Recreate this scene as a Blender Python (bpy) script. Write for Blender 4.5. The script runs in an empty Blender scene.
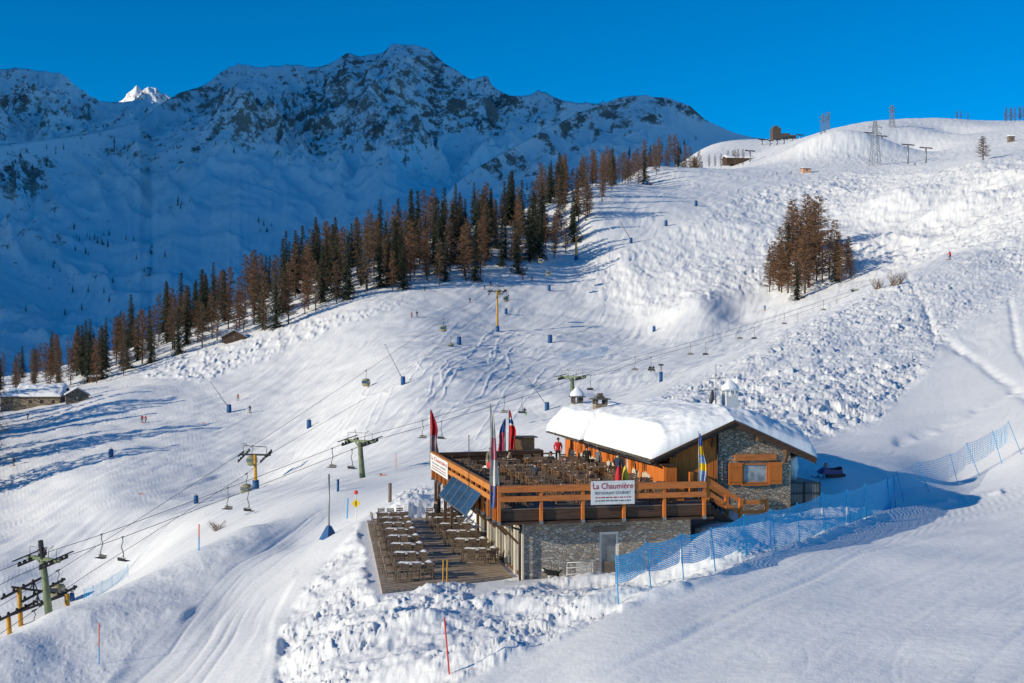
import bpy, math, random
import numpy as np
from mathutils import Vector, Matrix

F = 1280.0; CX = 512.0; CY = 341.5          # the lens: 45 mm on a 36 mm sensor
scene = bpy.context.scene
COL = scene.collection
rng = random.Random(7)

# ------------------------------------------------------------------ camera
cam_d = bpy.data.cameras.new("camera"); cam = bpy.data.objects.new("camera", cam_d)
COL.objects.link(cam); scene.camera = cam
cam.location = (0, 0, 0); cam.rotation_euler = (math.radians(90), 0, 0)
cam_d.sensor_width = 36; cam_d.lens = F*36/1024; cam_d.clip_start = 0.5; cam_d.clip_end = 40000

# ------------------------------------------------------------------ light
SUN_EL = math.radians(18.5); SUN_A = math.radians(27)     # sun low on the left, a little behind the camera
sd = Vector((-math.cos(SUN_A)*math.cos(SUN_EL), -math.sin(SUN_A)*math.cos(SUN_EL), math.sin(SUN_EL)))
world = bpy.data.worlds.new("World"); scene.world = world; world.use_nodes = True
wn = world.node_tree; bg = wn.nodes["Background"]
sky = wn.nodes.new("ShaderNodeTexSky"); sky.sky_type = 'NISHITA'; sky.sun_disc = False
sky.sun_elevation = SUN_EL; sky.sun_rotation = math.radians(270-27)
sky.altitude = 2500; sky.air_density = 0.9; sky.dust_density = 0.0; sky.ozone_density = 4.0
hs = wn.nodes.new("ShaderNodeHueSaturation"); hs.inputs["Saturation"].default_value = 1.45
hs.inputs["Value"].default_value = 1.0; hs.inputs["Hue"].default_value = 0.498
wn.links.new(sky.outputs[0], hs.inputs["Color"]); wn.links.new(hs.outputs[0], bg.inputs["Color"])
bg.inputs["Strength"].default_value = 0.13
sl = bpy.data.lights.new("sun", 'SUN'); sl.energy = 4.2; sl.angle = math.radians(0.5); sl.color = (1.0, 0.895, 0.70)
so = bpy.data.objects.new("sun", sl); COL.objects.link(so)
so.rotation_euler = sd.to_track_quat('Z', 'Y').to_euler()
scene.view_settings.view_transform = 'Standard'; scene.view_settings.look = 'None'
scene.view_settings.exposure = 0.08; scene.view_settings.gamma = 1

# ------------------------------------------------------------------ materials
MATS = {}
def mat(name, color, rough=0.7, metal=0.0, noise=None, bump=0.0, bscale=20.0, spec=0.4):
    """Principled material whose colour varies with a noise: noise = (colour2, scale, low, high)"""
    if name in MATS: return MATS[name]
    m = bpy.data.materials.new(name); m.use_nodes = True; nt = m.node_tree; p = nt.nodes["Principled BSDF"]
    p.inputs["Roughness"].default_value = rough; p.inputs["Metallic"].default_value = metal
    p.inputs["Specular IOR Level"].default_value = spec
    p.inputs["Base Color"].default_value = (*color, 1)
    tc = nt.nodes.new("ShaderNodeTexCoord")
    if noise is None: noise = (tuple(c*0.8 for c in color), 4.0, 0.4, 0.65)
    n = nt.nodes.new("ShaderNodeTexNoise"); n.inputs["Scale"].default_value = noise[1]; n.inputs["Detail"].default_value = 6
    r = nt.nodes.new("ShaderNodeValToRGB"); r.color_ramp.elements[0].position = noise[2]; r.color_ramp.elements[1].position = noise[3]
    r.color_ramp.elements[0].color = (*color, 1); r.color_ramp.elements[1].color = (*noise[0], 1)
    nt.links.new(tc.outputs["Object"], n.inputs["Vector"]); nt.links.new(n.outputs["Fac"], r.inputs[0])
    nt.links.new(r.outputs[0], p.inputs["Base Color"])
    if bump > 0:
        n2 = nt.nodes.new("ShaderNodeTexNoise"); n2.inputs["Scale"].default_value = bscale; n2.inputs["Detail"].default_value = 8
        b = nt.nodes.new("ShaderNodeBump"); b.inputs["Strength"].default_value = bump; b.inputs["Distance"].default_value = 0.05
        nt.links.new(tc.outputs["Object"], n2.inputs["Vector"]); nt.links.new(n2.outputs["Fac"], b.inputs["Height"])
        nt.links.new(b.outputs[0], p.inputs["Normal"])
    MATS[name] = m
    return m

# ------------------------------------------------------------------ tagging
def tag(o, label=None, cat=None, group=None, kind=None):
    if label: o["label"] = label
    if cat: o["category"] = cat
    if group: o["group"] = group
    if kind: o["kind"] = kind
    return o
def empty(name, loc=(0, 0, 0), rz=0.0, label=None, cat=None, group=None, scale=None, tilt=None):
    o = bpy.data.objects.new(name, None); COL.objects.link(o); o.empty_display_size = 0.5
    o.location = loc; o.rotation_euler = (tilt[0] if tilt else 0, tilt[1] if tilt else 0, rz)
    if scale: o.scale = scale if isinstance(scale, tuple) else (scale,)*3
    return tag(o, label, cat, group)
def kids(o): return KIDS.get(o.name, [])
KIDS = {}
def setpar(o, p):
    o.parent = p; KIDS.setdefault(p.name, []).append(o)
def dup(root, loc=None, rz=None, label=None, group=None, scale=None, parent=None):
    c = root.copy(); COL.objects.link(c)
    if parent is not None: setpar(c, parent)
    if loc is not None: c.location = loc
    if rz is not None: c.rotation_euler = (root.rotation_euler[0], root.rotation_euler[1], rz)
    if scale is not None: c.scale = scale if isinstance(scale, tuple) else (scale,)*3
    if label: c["label"] = label
    if group: c["group"] = group
    for ch in kids(root): dup(ch, parent=c)
    return c

# ------------------------------------------------------------------ mesh builder
class MB:
    def __init__(s): s.v = []; s.f = []; s.m = []; s.smooth = False; s.cm = 0
    def add(s, vs, fs):
        k = len(s.v); s.v += [tuple(v) for v in vs]; s.f += [tuple(i+k for i in f) for f in fs]; s.m += [s.cm]*len(fs); return s
    def hexa(s, p):   # 8 corners: bottom 4 ccw, top 4 ccw
        return s.add(p, [(3,2,1,0),(4,5,6,7),(0,1,5,4),(1,2,6,5),(2,3,7,6),(3,0,4,7)])
    def box(s, x0, x1, y0, y1, z0, z1):
        return s.hexa([(x0,y0,z0),(x1,y0,z0),(x1,y1,z0),(x0,y1,z0),(x0,y0,z1),(x1,y0,z1),(x1,y1,z1),(x0,y1,z1)])
    def bar(s, a, b, w, h=None, up=(0, 0, 1)):
        h = h or w; a = Vector(a); b = Vector(b); d = (b-a).normalized(); up = Vector(up)
        if abs(d.dot(up)) > 0.98: up = Vector((0, 1, 0))
        x = d.cross(up).normalized()*w/2; z = x.cross(d).normalized()*h/2
        return s.hexa([a-x-z, a+x-z, b+x-z, b-x-z, a-x+z, a+x+z, b+x+z, b-x+z])
    def tube(s, pts, r, n=8, cap=True):
        pts = [Vector(p) for p in pts]; m = len(pts)
        if not hasattr(r, '__len__'): r = [r]*m
        rings = []; ref = Vector((0, 0, 1))
        d0 = (pts[1]-pts[0]).normalized()
        if abs(d0.z) > 0.9: ref = Vector((1, 0, 0))
        for i, p in enumerate(pts):
            d = (pts[min(i+1, m-1)]-pts[max(i-1, 0)]).normalized()
            x = d.cross(ref).normalized(); y = d.cross(x).normalized(); ref = -y if False else ref
            rings.append([p+(x*math.cos(2*math.pi*k/n)+y*math.sin(2*math.pi*k/n))*r[i] for k in range(n)])
        vs = [v for ring in rings for v in ring]; fs = []
        for i in range(m-1):
            for k in range(n):
                k2 = (k+1) % n; fs.append((i*n+k, i*n+k2, (i+1)*n+k2, (i+1)*n+k))
        if cap: fs.append(tuple(range(n-1, -1, -1))); fs.append(tuple((m-1)*n+k for k in range(n)))
        return s.add(vs, fs)
    def prism(s, poly, d):     # planar polygon (3D points) pushed along d
        n = len(poly); d = Vector(d); vs = [Vector(p) for p in poly]+[Vector(p)+d for p in poly]
        fs = [tuple(range(n-1, -1, -1)), tuple(range(n, 2*n))]+[(i, (i+1) % n, n+(i+1) % n, n+i) for i in range(n)]
        return s.add(vs, fs)
    def ball(s, c, r, n=10, m=6, sq=(1, 1, 1)):
        vs = []; fs = []
        for i in range(m+1):
            t = math.pi*i/m
            for k in range(n):
                a = 2*math.pi*k/n
                vs.append((c[0]+r*sq[0]*math.sin(t)*math.cos(a), c[1]+r*sq[1]*math.sin(t)*math.sin(a), c[2]+r*sq[2]*math.cos(t)))
        for i in range(m):
            for k in range(n): fs.append((i*n+k, (i+1)*n+k, (i+1)*n+(k+1) % n, i*n+(k+1) % n))
        return s.add(vs, fs)
    def build(s, name, mats, parent=None, smooth=None):
        me = bpy.data.meshes.new(name); me.from_pydata(s.v, [], s.f)
        if not isinstance(mats, (list, tuple)): mats = [mats]
        for m in mats: me.materials.append(m)
        if len(mats) > 1: me.polygons.foreach_set("material_index", s.m)
        if smooth if smooth is not None else s.smooth: me.polygons.foreach_set("use_smooth", [True]*len(s.f))
        me.update()
        o = bpy.data.objects.new(name, me); COL.objects.link(o)
        if parent is not None: setpar(o, parent)
        return o

# ------------------------------------------------------------------ noise (numpy)
def _h(ix, iy, seed):
    with np.errstate(over='ignore'):
        h = (ix.astype(np.int64)*374761393 + iy.astype(np.int64)*668265263 + seed*1442695041) & 0xffffffff
        h = ((h ^ (h >> 13))*1274126177) & 0xffffffff
        h = (h ^ (h >> 16)) & 0xffffffff
    return h/4294967295.0
def vnoise(x, y, seed=0):
    ix = np.floor(x); iy = np.floor(y); fx = x-ix; fy = y-iy
    fx = fx*fx*fx*(fx*(fx*6-15)+10); fy = fy*fy*fy*(fy*(fy*6-15)+10)
    a = _h(ix, iy, seed); b = _h(ix+1, iy, seed); c = _h(ix, iy+1, seed); d = _h(ix+1, iy+1, seed)
    return (a*(1-fx)+b*fx)*(1-fy)+(c*(1-fx)+d*fx)*fy
def fbm(x, y, oct=4, seed=0, gain=0.5):
    t = 0; a = 1; n = 0
    for o in range(oct):
        t = t+a*(vnoise(x*2**o+o*17.3, y*2**o-o*9.1, seed+o)-0.5); n += a; a *= gain
    return t/n*2
def ridged(x, y, oct=5, seed=0, gain=0.5):
    t = 0; a = 1; n = 0; w = 1
    for o in range(oct):
        v = 1-np.abs(2*vnoise(x*2**o+o*31.7, y*2**o+o*11.9, seed+o)-1); v = v*v*w
        w = np.clip(v*1.6, 0, 1); t = t+a*v; n += a; a *= gain
    return t/n
def worley(x, y, seed=0):
    ix = np.floor(x); iy = np.floor(y); d1 = np.full(x.shape, 9.0); idv = np.zeros(x.shape)
    for dx in (-1, 0, 1):
        for dy in (-1, 0, 1):
            cx = ix+dx; cy = iy+dy
            qx = cx+_h(cx, cy, seed); qy = cy+_h(cx, cy, seed+5)
            d = (x-qx)**2+(y-qy)**2
            m = d < d1; d1 = np.where(m, d, d1); idv = np.where(m, _h(cx, cy, seed+9), idv)
    return np.sqrt(d1), idv
def blocks(x, y, seed=0, tilt=1.3):
    """flat facets tilted at random with steps between them"""
    ix = np.floor(x); iy = np.floor(y); d1 = np.full(x.shape, 9.0); out = np.zeros(x.shape)
    for dx in (-1, 0, 1):
        for dy in (-1, 0, 1):
            cx = ix+dx; cy = iy+dy; ox = x-cx-_h(cx, cy, seed); oy = y-cy-_h(cx, cy, seed+5); d = ox*ox+oy*oy; m = d < d1
            hgt = _h(cx, cy, seed+9)+ox*(_h(cx, cy, seed+3)-0.5)*tilt+oy*(_h(cx, cy, seed+4)-0.5)*tilt
            d1 = np.where(m, d, d1); out = np.where(m, hgt, out)
    return out-0.5
def sstep(a, b, x):
    t = np.clip((x-a)/(b-a), 0, 1); return t*t*(3-2*t)

# ------------------------------------------------------------------ terrain: control points (bearing px, elevation py, distance Y)
CP = []
def cps(*a):
    for q in a: CP.append(q)
# foreground piste (right) and mounds
cps((-250,900,40),(0,900,38),(300,960,30),(512,900,30),(800,900,27),(1024,900,26),(1300,900,25))
cps((300,683,50),(450,675,45),(600,683,41),(800,683,39),(1024,683,38),(1300,683,37))
cps((540,630,50),(700,620,48),(850,600,50),(1024,600,48),(619,602,52),(684,583,54),(747,562,58),(800,543,63),(850,524,70),(891,510,76))
cps((930,540,64),(1024,520,68),(1024,490,80),(1300,480,70),(940,500,80))
# right of the chalet, shaded hollow
cps((959,482,88),(981,473,89),(1003,462,90),(1023,452,90),(1200,400,95),(830,481,79),(870,466,87),(900,460,91))
# slope behind
cps((830,440,102),(900,440,100),(1024,430,97),(900,400,122),(1024,380,118),(1200,330,120),(760,402,125),(820,400,122))
cps((640,404,132),(680,385,150),(740,352,180),(800,322,212),(870,285,262),(930,262,310),(1024,240,330),(1200,180,330))
cps((1024,320,165),(950,340,165),(850,350,160),(1024,280,230),(1200,260,200),(900,310,205))
# chalet platform (deck level behind the deck -8.4, ground under the house)
cps((558,464,88),(600,462,90),(540,465,93),(500,492,92),(480,502,88),(435,482,106),(460,474,122),(430,506,89),(440,497,97),(580,440,110),(640,445,98),(700,452,92),(760,450,90))
# lower terrace
cps((384,591,61.8),(368,522,85.6),(450,524,83),(430,555,71),(470,590,62),(520,577,65.5),(600,574,66),(660,565,66))
cps((560,520,82),(640,500,78))
cps((700,533,66.5),(745,523,68),(790,514,72),(815,500,76))
# road to the left, bank crest
cps((170,683,57),(230,600,76),(300,545,100),(350,505,125),(430,465,168),(480,447,190))
cps((8,648,90),(8,656,120),(60,625,92),(60,632,120),(110,597,98),(110,602,125),(197,556,118),(246,531,128),(0,640,72),(60,611,76),(-80,690,90))
cps((8,636,68),(110,591,82),(197,551,98),(246,526,112),(337,489,141),(60,650,66),(0,700,56),(-200,720,60),(-200,650,75))
cps((330,600,64),(300,620,62),(350,530,84),(400,500,91),(420,496,93),(280,640,58),(440,480,105))
# valley piste
cps((0,650,150),(0,640,170),(50,618,150),(60,612,172),(110,594,150),(110,590,172),(0,575,200),(0,520,250),(-200,690,150),(-200,560,210),(70,601,187),(128,580,182),(100,500,240),(160,555,160),(190,525,190),(240,508,180),(365,483,150))
cps((255,492,245),(300,430,300),(300,380,370),(300,325,450),(200,450,290),(200,400,360),(200,348,450),(100,440,310),(100,395,390))
cps((30,400,400),(0,450,310),(0,390,470),(-200,450,310),(-200,400,450),(400,445,215),(400,400,270),(400,350,360),(500,425,210),(520,380,300))
cps((497,331,428),(450,302,465),(430,284,495),(350,300,470),(400,290,480),(600,395,250),(600,342,400),(560,400,250),(560,355,365),(640,372,290))
cps((650,333,425),(576,262,565),(540,255,565),(590,215,620),(646,186,790),(695,171,920),(760,164,1000),(560,242,615),(520,302,485))
# behind the near crest: dip, then the chairlift piste
cps((740,358,235),(800,330,270),(870,300,320),(740,345,350),(740,320,420),(800,290,435),(700,365,290),(700,300,430),(840,285,430),(860,293,370))
cps((700,250,560),(750,200,700),(800,190,740),(860,240,540),(930,268,360),(950,245,430),(950,205,560),(1024,172,600),(1024,205,440))
cps((983,160,650),(900,175,760),(880,169,860),(820,168,880),(1024,148,760),(1200,130,600))
# mounds and crest on the skyline
cps((820,148,1020),(870,146,1020),(920,150,1000),(800,141,1120),(870,122,1220),(840,127,1200),(950,119,1260),(1000,123,1240),(1024,121,1240),(1200,105,1200))
cps((720,160,1250),(760,152,1350),(740,140,1600),(800,139,1600),(700,150,1600),(640,190,1250))
# far side falls away
cps((870,150,1900),(1024,150,1900),(1200,150,1900),(780,152,1900),(740,160,1950),(700,168,1950),(740,190,2400),(600,300,1700),(640,230,1000),(870,200,2600),(1200,200,2600))
# forest ground crest and the hidden valley beyond
cps((0,378,560),(100,355,540),(200,318,560),(300,280,570),(400,247,600),(480,224,640),(540,206,700),(590,187,780),(640,172,900))
cps((-200,395,600),(-200,560,900),(0,540,900),(200,500,900),(400,440,900),(500,400,950),(560,330,1000),(0,600,2000),(300,560,2000),(500,500,2200),(-250,640,2500),(700,330,2600))
CP = np.array(CP, float)
U = CP[:, 0]/F*2.6; W = np.log(CP[:, 2]); S = -(CP[:, 1]-CY)/F
def tps(r2): return 0.5*r2*np.log(r2+1e-12)
n_ = len(CP)
K = tps((U[:, None]-U[None])**2+(W[:, None]-W[None])**2) + np.eye(n_)*0.0006
A_ = np.zeros((n_+3, n_+3)); A_[:n_, :n_] = K; P_ = np.stack([np.ones(n_), U, W], 1); A_[:n_, n_:] = P_; A_[n_:, :n_] = P_.T
COEF = np.linalg.solve(A_, np.concatenate([S, np.zeros(3)]))
def slope_at(px, Y):
    px = np.asarray(px, float); Y = np.asarray(Y, float)
    u = (px/F*2.6).ravel(); w = np.log(Y).ravel(); out = np.empty(u.shape)
    for i in range(0, len(u), 200000):
        a = u[i:i+200000, None]; b = w[i:i+200000, None]
        out[i:i+200000] = tps((a-U)**2+(b-W)**2) @ COEF[:n_] + COEF[n_]+COEF[n_+1]*a[:, 0]+COEF[n_+2]*b[:, 0]
    return out.reshape(px.shape)

# chalet frame: u to the right along the front, v into the picture, h above the deck floor
TH = math.atan2(0.2116, 0.977); CB = (math.cos(TH), math.sin(TH)); CA = (-math.sin(TH), math.cos(TH))
OX, OY, OZ = -0.75, 64.0, -8.4
def loc(u, v, h=0.0): return Vector((OX+u*CB[0]+v*CA[0], OY+u*CB[1]+v*CA[1], OZ+h))
def to_uv(X, Y):
    dx = X-OX; dy = Y-OY
    return dx*CB[0]+dy*CB[1], dx*CA[0]+dy*CA[1]
def seg_d(px, py, pts):
    """distance from points to a polyline"""
    d = np.full(px.shape, 1e9)
    for (x0, y0), (x1, y1) in zip(pts[:-1], pts[1:]):
        vx, vy = x1-x0, y1-y0; t = np.clip(((px-x0)*vx+(py-y0)*vy)/(vx*vx+vy*vy), 0, 1)
        d = np.minimum(d, np.hypot(px-x0-t*vx, py-y0-t*vy))
    return d
def poly_sd(px, py, pts):
    """signed distance to a polygon, positive inside"""
    d = seg_d(px, py, pts+[pts[0]]); ins = np.zeros(px.shape, bool)
    n = len(pts)
    for i in range(n):
        x0, y0 = pts[i]; x1, y1 = pts[(i+1) % n]
        c = ((y0 > py) != (y1 > py)); ins ^= c & (px < (x1-x0)*(py-y0)/((y1-y0) or 1e-9)+x0)
    return np.where(ins, d, -d)

TERR_CP = [(384,590,61.8), (368,521,85.6)]
def ground_w(X, Y, detail=True):
    """height of the terrain at world X, Y (arrays); also returns masks"""
    px = X/Y*F+CX
    s = slope_at(px, Y); z = s*Y; py = CY-s*F
    # terrain types (regions where each kind of snow lies)
    deb = sstep(-4, 14, poly_sd(px, py, [(640,402),(700,372),(870,283),(960,255),(1060,225),(1060,290),(965,325),(925,375),(875,425),(815,442),(760,440),(640,440)]))*(Y < 345)
    mog = sstep(-4, 14, poly_sd(px, py, [(565,285),(600,255),(690,215),(740,190),(830,170),(900,160),(960,160),(1060,150),(1060,250),(960,258),(880,280),(840,292),(740,300),(640,325)]))*(Y > 300)
    mog = np.maximum(mog, sstep(-3, 10, poly_sd(px, py, [(790,166),(800,152),(860,150),(930,158),(925,172)]))*(Y > 700))
    avl = sstep(-2, 8, poly_sd(px, py, [(120,370),(200,345),(330,312),(400,298),(420,300),(330,335),(290,355),(200,385),(160,382)]))*(Y > 300)
    road = sstep(-2, 6, poly_sd(px, py, [(100,690),(160,640),(235,560),(320,505),(400,476),(440,464),(450,480),(410,492),(350,530),(300,570),(275,620),(262,690)]))*(Y < 220)*(Y > 40)
    bank = sstep(-2, 8, poly_sd(px, py, [(268,700),(280,625),(310,575),(355,528),(400,488),(450,478),(520,470),(470,600),(520,585),(640,560),(660,575),(630,602),(560,640),(500,662),(440,690)]))*(Y < 110)*(Y > 40)
    bank = np.maximum(bank, sstep(-2, 6, poly_sd(px, py, [(612,575),(650,550),(700,530),(760,520),(820,505),(870,488),(880,505),(850,522),(800,542),(750,562),(680,588),(622,606)]))*(Y < 90))
    bank2 = sstep(-2, 8, poly_sd(px, py, [(-30,640),(100,592),(200,548),(300,502),(290,520),(225,565),(160,625),(110,690),(-30,700)]))*(Y < 130)
    if detail:
        big = fbm(X/60, Y/60, 3, 3)
        z = z + big*0.7*sstep(120, 400, Y)*(1-0.5*road)
        # blocks of avalanche debris
        wxx = X+fbm(X/2.0, Y/2.0, 3, 5)*1.4; wyy = Y+fbm(X/2.0+9, Y/2.0, 3, 6)*1.8
        bl = blocks(wxx/1.5, wyy/2.6, 11)*0.75*(0.35+vnoise(X/6, Y/6, 8)*0.9) + blocks(wxx/0.62, wyy/1.0, 12)*0.34 + fbm(X/0.5, Y/0.6, 3, 13)*0.12
        z = z + deb*bl*0.62*(1.0-0.45*sstep(0.45, 0.75, vnoise(X/22+0.1*Y/22, Y/40, 21)))*1.05
        z = z + deb*fbm((X-0.6*Y)/9, (Y+X*0.4)/30, 3, 15)*0.7
        # moguls
        wx = X/2.9+fbm(X/12, Y/12, 2, 31)*0.9; wy = Y/6.0+fbm(X/12+4, Y/16, 2, 32)*0.9
        mg = fbm(wx, wy, 4, 33, 0.65)*0.9+blocks(wx*0.8, wy*0.9, 37)*0.30+ridged(X/34+3, Y/80, 2, 30)*1.5
        z = z + mog*mg*1.35*(0.7+0.5*sstep(0.25, 0.7, vnoise(X/60+2, Y/90, 34)))
        z = z + avl*(ridged(X/2.6+fbm(X/6,Y/6,2,36), Y/4.5, 3, 35, 0.6)*1.1-0.4)
        # banks pushed up by the plough
        bwx = X+fbm(X/0.9, Y/0.9, 3, 41)*0.6; bwy = Y+fbm(X/0.9+7, Y/0.9, 3, 40)*0.6; lump_ = sstep(0.3, 0.75, vnoise(X/2.2, Y/2.2, 39))
        bs = blocks(bwx/0.34, bwy/0.38, 43)
        bk = fbm(X/3.4, Y/3.4, 5, 44)*0.6 + blocks(bwx/0.8, bwy/0.9, 42)*0.11*lump_ + bs*0.075*(0.3+lump_) + fbm(X/0.3, Y/0.3, 3, 38)*0.06
        z = z + bank*bk
        z = z - road*0.06
        z = z + bank2*(fbm((X+0.3*Y)/3.5, Y/9, 4, 45)*0.16 + bs*0.02+0.05*ridged(X/1.6+Y/5, Y/9, 3, 46))
        # edge berm of the road and of the fence line
        z = z + 0.22*np.exp(-(seg_d(px, py, [(622,606),(684,587),(750,565),(800,547),(850,527),(890,514),(1000,492)])/3.0)**2)*(Y < 110)*(0.5+vnoise(X*1.3, Y*1.3, 47))
        # groomer's ribs and ski tracks on the road (they follow its curve)
        side = poly_sd(px, py, [(100,690),(160,640),(235,560),(320,505),(400,476),(440,464),(400,400),(-50,400),(-50,700)])
        mtr = side/np.maximum(1280/Y, 4)      # metres from the outer edge
        z = z + road*(0.07*fbm(mtr*1.5+0.4*fbm(X/6,Y/12,2,51), Y/30, 3, 48)-0.05*ridged(mtr*0.9+1.2*fbm(X/7, Y/16, 2, 50), Y/40, 3, 49)-0.06*ridged(mtr*2.6+1.6*fbm(X/9, Y/20, 2, 53), Y/50, 2, 52))
        # open piste: long faint tracks running down the slope
        open_ = (1-deb)*(1-mog)*(1-avl)*(1-bank)*(1-road)
        dirx = (X*0.31+Y*0.95); diry = (X*0.95-Y*0.31)
        tr = fbm(dirx/26+fbm(X/30, Y/30, 2, 61)*0.6, diry/2.3+fbm(X/26, Y/50, 2, 62)*2.6, 4, 63, 0.6)
        z = z + open_*(tr*0.30-0.10*ridged(diry/3.1+fbm(X/22, Y/40, 2, 67)*3.2, dirx/60, 3, 68))*sstep(100, 230, Y)
        z = z + open_*fbm(X/9, Y/9, 3, 64)*0.5*sstep(110, 260, Y)*(1-sstep(800, 1100, Y)*0.4)
        # curved tracks skied into the fresh surface
        sub = (px > 330)*(px < 660)*(Y > 200)*(Y < 430)
        if sub.any():
            sx_, sy_ = px[sub], py[sub]; g_ = np.zeros(sx_.shape); rt = random.Random(19)
            for q in range(15):
                x0, y0 = rt.uniform(440, 560), rt.uniform(325, 375); L_ = rt.uniform(40, 90); ph = rt.uniform(0, 6); w_ = rt.uniform(5, 11); pts = []
                for k in range(15):
                    t_ = k/14; a = math.sin(ph+t_*rt.uniform(6.5, 7.5))*w_*(0.4+t_)
                    pts.append((x0-L_*t_*1.05+a*0.9, y0+L_*t_*0.62+a*0.5))
                g_ += np.exp(-(seg_d(sx_, sy_, pts)/0.9)**2)
            for x0 in (365, 372, 383, 395, 440, 470, 505, 530):
                pts = [(x0+rt.uniform(60,90), rt.uniform(320,345)), (x0+30, rt.uniform(352,372)), (x0, rt.uniform(385,405)), (x0-rt.uniform(15,30), rt.uniform(415,440))]
                g_ += 0.6*np.exp(-(seg_d(sx_, sy_, pts)/1.0)**2)
            z = z.copy(); z[sub] += np.minimum(g_, 1.5)*0.16
        # broad humps on the middle piste
        for (hx, hy, hr, ha) in HUMPS:
            Yh = hy; Xh = (hx-CX)/F*Yh
            z = z + ha*np.exp(-((X-Xh)**2/hr[0]**2+(Y-Yh)**2/hr[1]**2))
        nr = (1-sstep(90, 130, Y))*open_
        al = X*0.68+Y*0.73; pe = X*0.73-Y*0.68
        z = z + nr*(fbm(al/5+fbm(X/7,Y/7,2,72), pe/0.42+fbm(X/5, Y/5, 2, 73)*1.5, 4, 65)*0.03-ridged(al/14+3, pe/1.3+fbm(X/9, Y/9, 2, 74)*2, 2, 75)*0.035+fbm(X/8, Y/6, 2, 66)*0.2)
        # cat tracks by the fence
        tk = seg_d(px, py, [(430,690),(500,655),(560,628),(640,610),(760,572),(900,528),(1040,488)])*Y/1280
        tk2 = seg_d(px, py, [(560,690),(640,655),(680,640),(760,600),(860,556),(1040,510)])*Y/1280
        z = z - nr*0.025*np.exp(-(tk/0.16)**2)*(0.5+0.5*np.sin((X*0.68+Y*0.73)*21)) - nr*0.02*np.exp(-((tk-0.5)/0.10)**2)*(0.5+0.5*np.sin((X*0.68+Y*0.73)*21+2)) - nr*0.05*np.exp(-(tk2/0.10)**2)
        # walkers' tracks on the right slope
        for pts in [[(905,270),(935,330),(975,360),(1030,400)], [(1010,300),(1018,350),(1035,370)], [(925,300),(935,340),(960,350)], [(1024,385),(960,420),(900,440)]]:
            d = seg_d(px, py, pts)*Y/1280
            z = z - 0.28*np.exp(-(d/0.45)**2)*(0.4+0.6*vnoise(X*1.1, Y*0.6, 70))*(Y < 330)*(Y > 85)*(1-bank)
    # level ground under house, deck, terrace
    uu, vv = to_uv(X, Y)
    def flat(z, sd, lvl, w):
        k = sstep(-w, 0, sd); return z*(1-k)+lvl*k
    def rect(u0, u1, v0, v1): return -np.maximum(np.maximum(u0-uu, uu-u1), np.maximum(v0-vv, vv-v1))
    terr = [(-6.6,61.0),(0.6,65.2),(-1.6,77.5),(-3.4,89.5),(-10.2,86.4)]
    sdt = poly_sd(X, Y, terr)
    z = flat(z, sdt+0.25*fbm(X*1.1, Y*1.1, 3, 71), -12.15, 0.5)
    # trench along the lower wall
    z = flat(z, rect(1.2, 9.0, 0.2, 1.2), -12.1, 0.8)
    # nothing of the snow may rise into the rooms
    z = np.where(rect(1.6, 11.2, 1.0, 14.0) > 0, np.minimum(z, -12.1), z)
    z = np.where(rect(-0.1, 11.4, -0.1, 21.3) > 0, np.minimum(z, -9.6), z)
    z = flat(z, rect(5.2, 10.5, 22.6, 26), OZ-0.02, 4.0)
    return z, dict(deb=deb, mog=mog, avl=avl, road=road, bank=bank)
HUMPS = [(555,400,(10,22),1.8),(440,300,(13,28),1.8),(345,250,(10,26),1.6),(260,215,(10,22),1.5),
         (680,500,(26,24),1.6),(840,985,(42,30),13),(912,1040,(28,60),-9),(548,650,(22,60),5),(628,640,(22,60),-4),(955,1150,(24,40),-6),(735,600,(26,26),2.5),(840,455,(11,18),6),(850,520,(14,20),3),(120,370,(13,22),3),
         (900,600,(18,30),7),(960,520,(18,24),6),(1010,560,(14,30),5),(880,1000,(60,30),5),(560,240,(8,16),1.8)]
gcache = {}
def gz(X, Y):
    """terrain height at one world point"""
    z, _ = ground_w(np.array([float(X)]), np.array([float(Y)])); return float(z[0])
def at(px, Y, dz=0.0):
    """ground point on a bearing at a distance"""
    X = (px-CX)/F*Y; return Vector((X, Y, gz(X, Y)+dz))

def grid_mesh(name, X, Y, Z, mats, attrs=None, smooth=True):
    r, c = X.shape; me = bpy.data.meshes.new(name); nv = r*c
    me.vertices.add(nv); co = np.stack([X, Y, Z], -1).astype(np.float32).ravel(); me.vertices.foreach_set("co", co)
    i = np.arange(nv).reshape(r, c); q = np.stack([i[:-1, :-1], i[:-1, 1:], i[1:, 1:], i[1:, :-1]], -1).reshape(-1)
    nf = (r-1)*(c-1); me.loops.add(nf*4); me.loops.foreach_set("vertex_index", q.astype(np.int32))
    me.polygons.add(nf); me.polygons.foreach_set("loop_start", np.arange(nf, dtype=np.int32)*4)
    me.polygons.foreach_set("use_smooth", np.ones(nf, bool) if smooth else np.zeros(nf, bool))
    me.update(calc_edges=True)
    for k, v in (attrs or {}).items():
        a = me.attributes.new(k, 'FLOAT', 'POINT'); a.data.foreach_set("value", v.astype(np.float32).ravel())
    me.materials.append(mats); o = bpy.data.objects.new(name, me); COL.objects.link(o); return o

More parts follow.
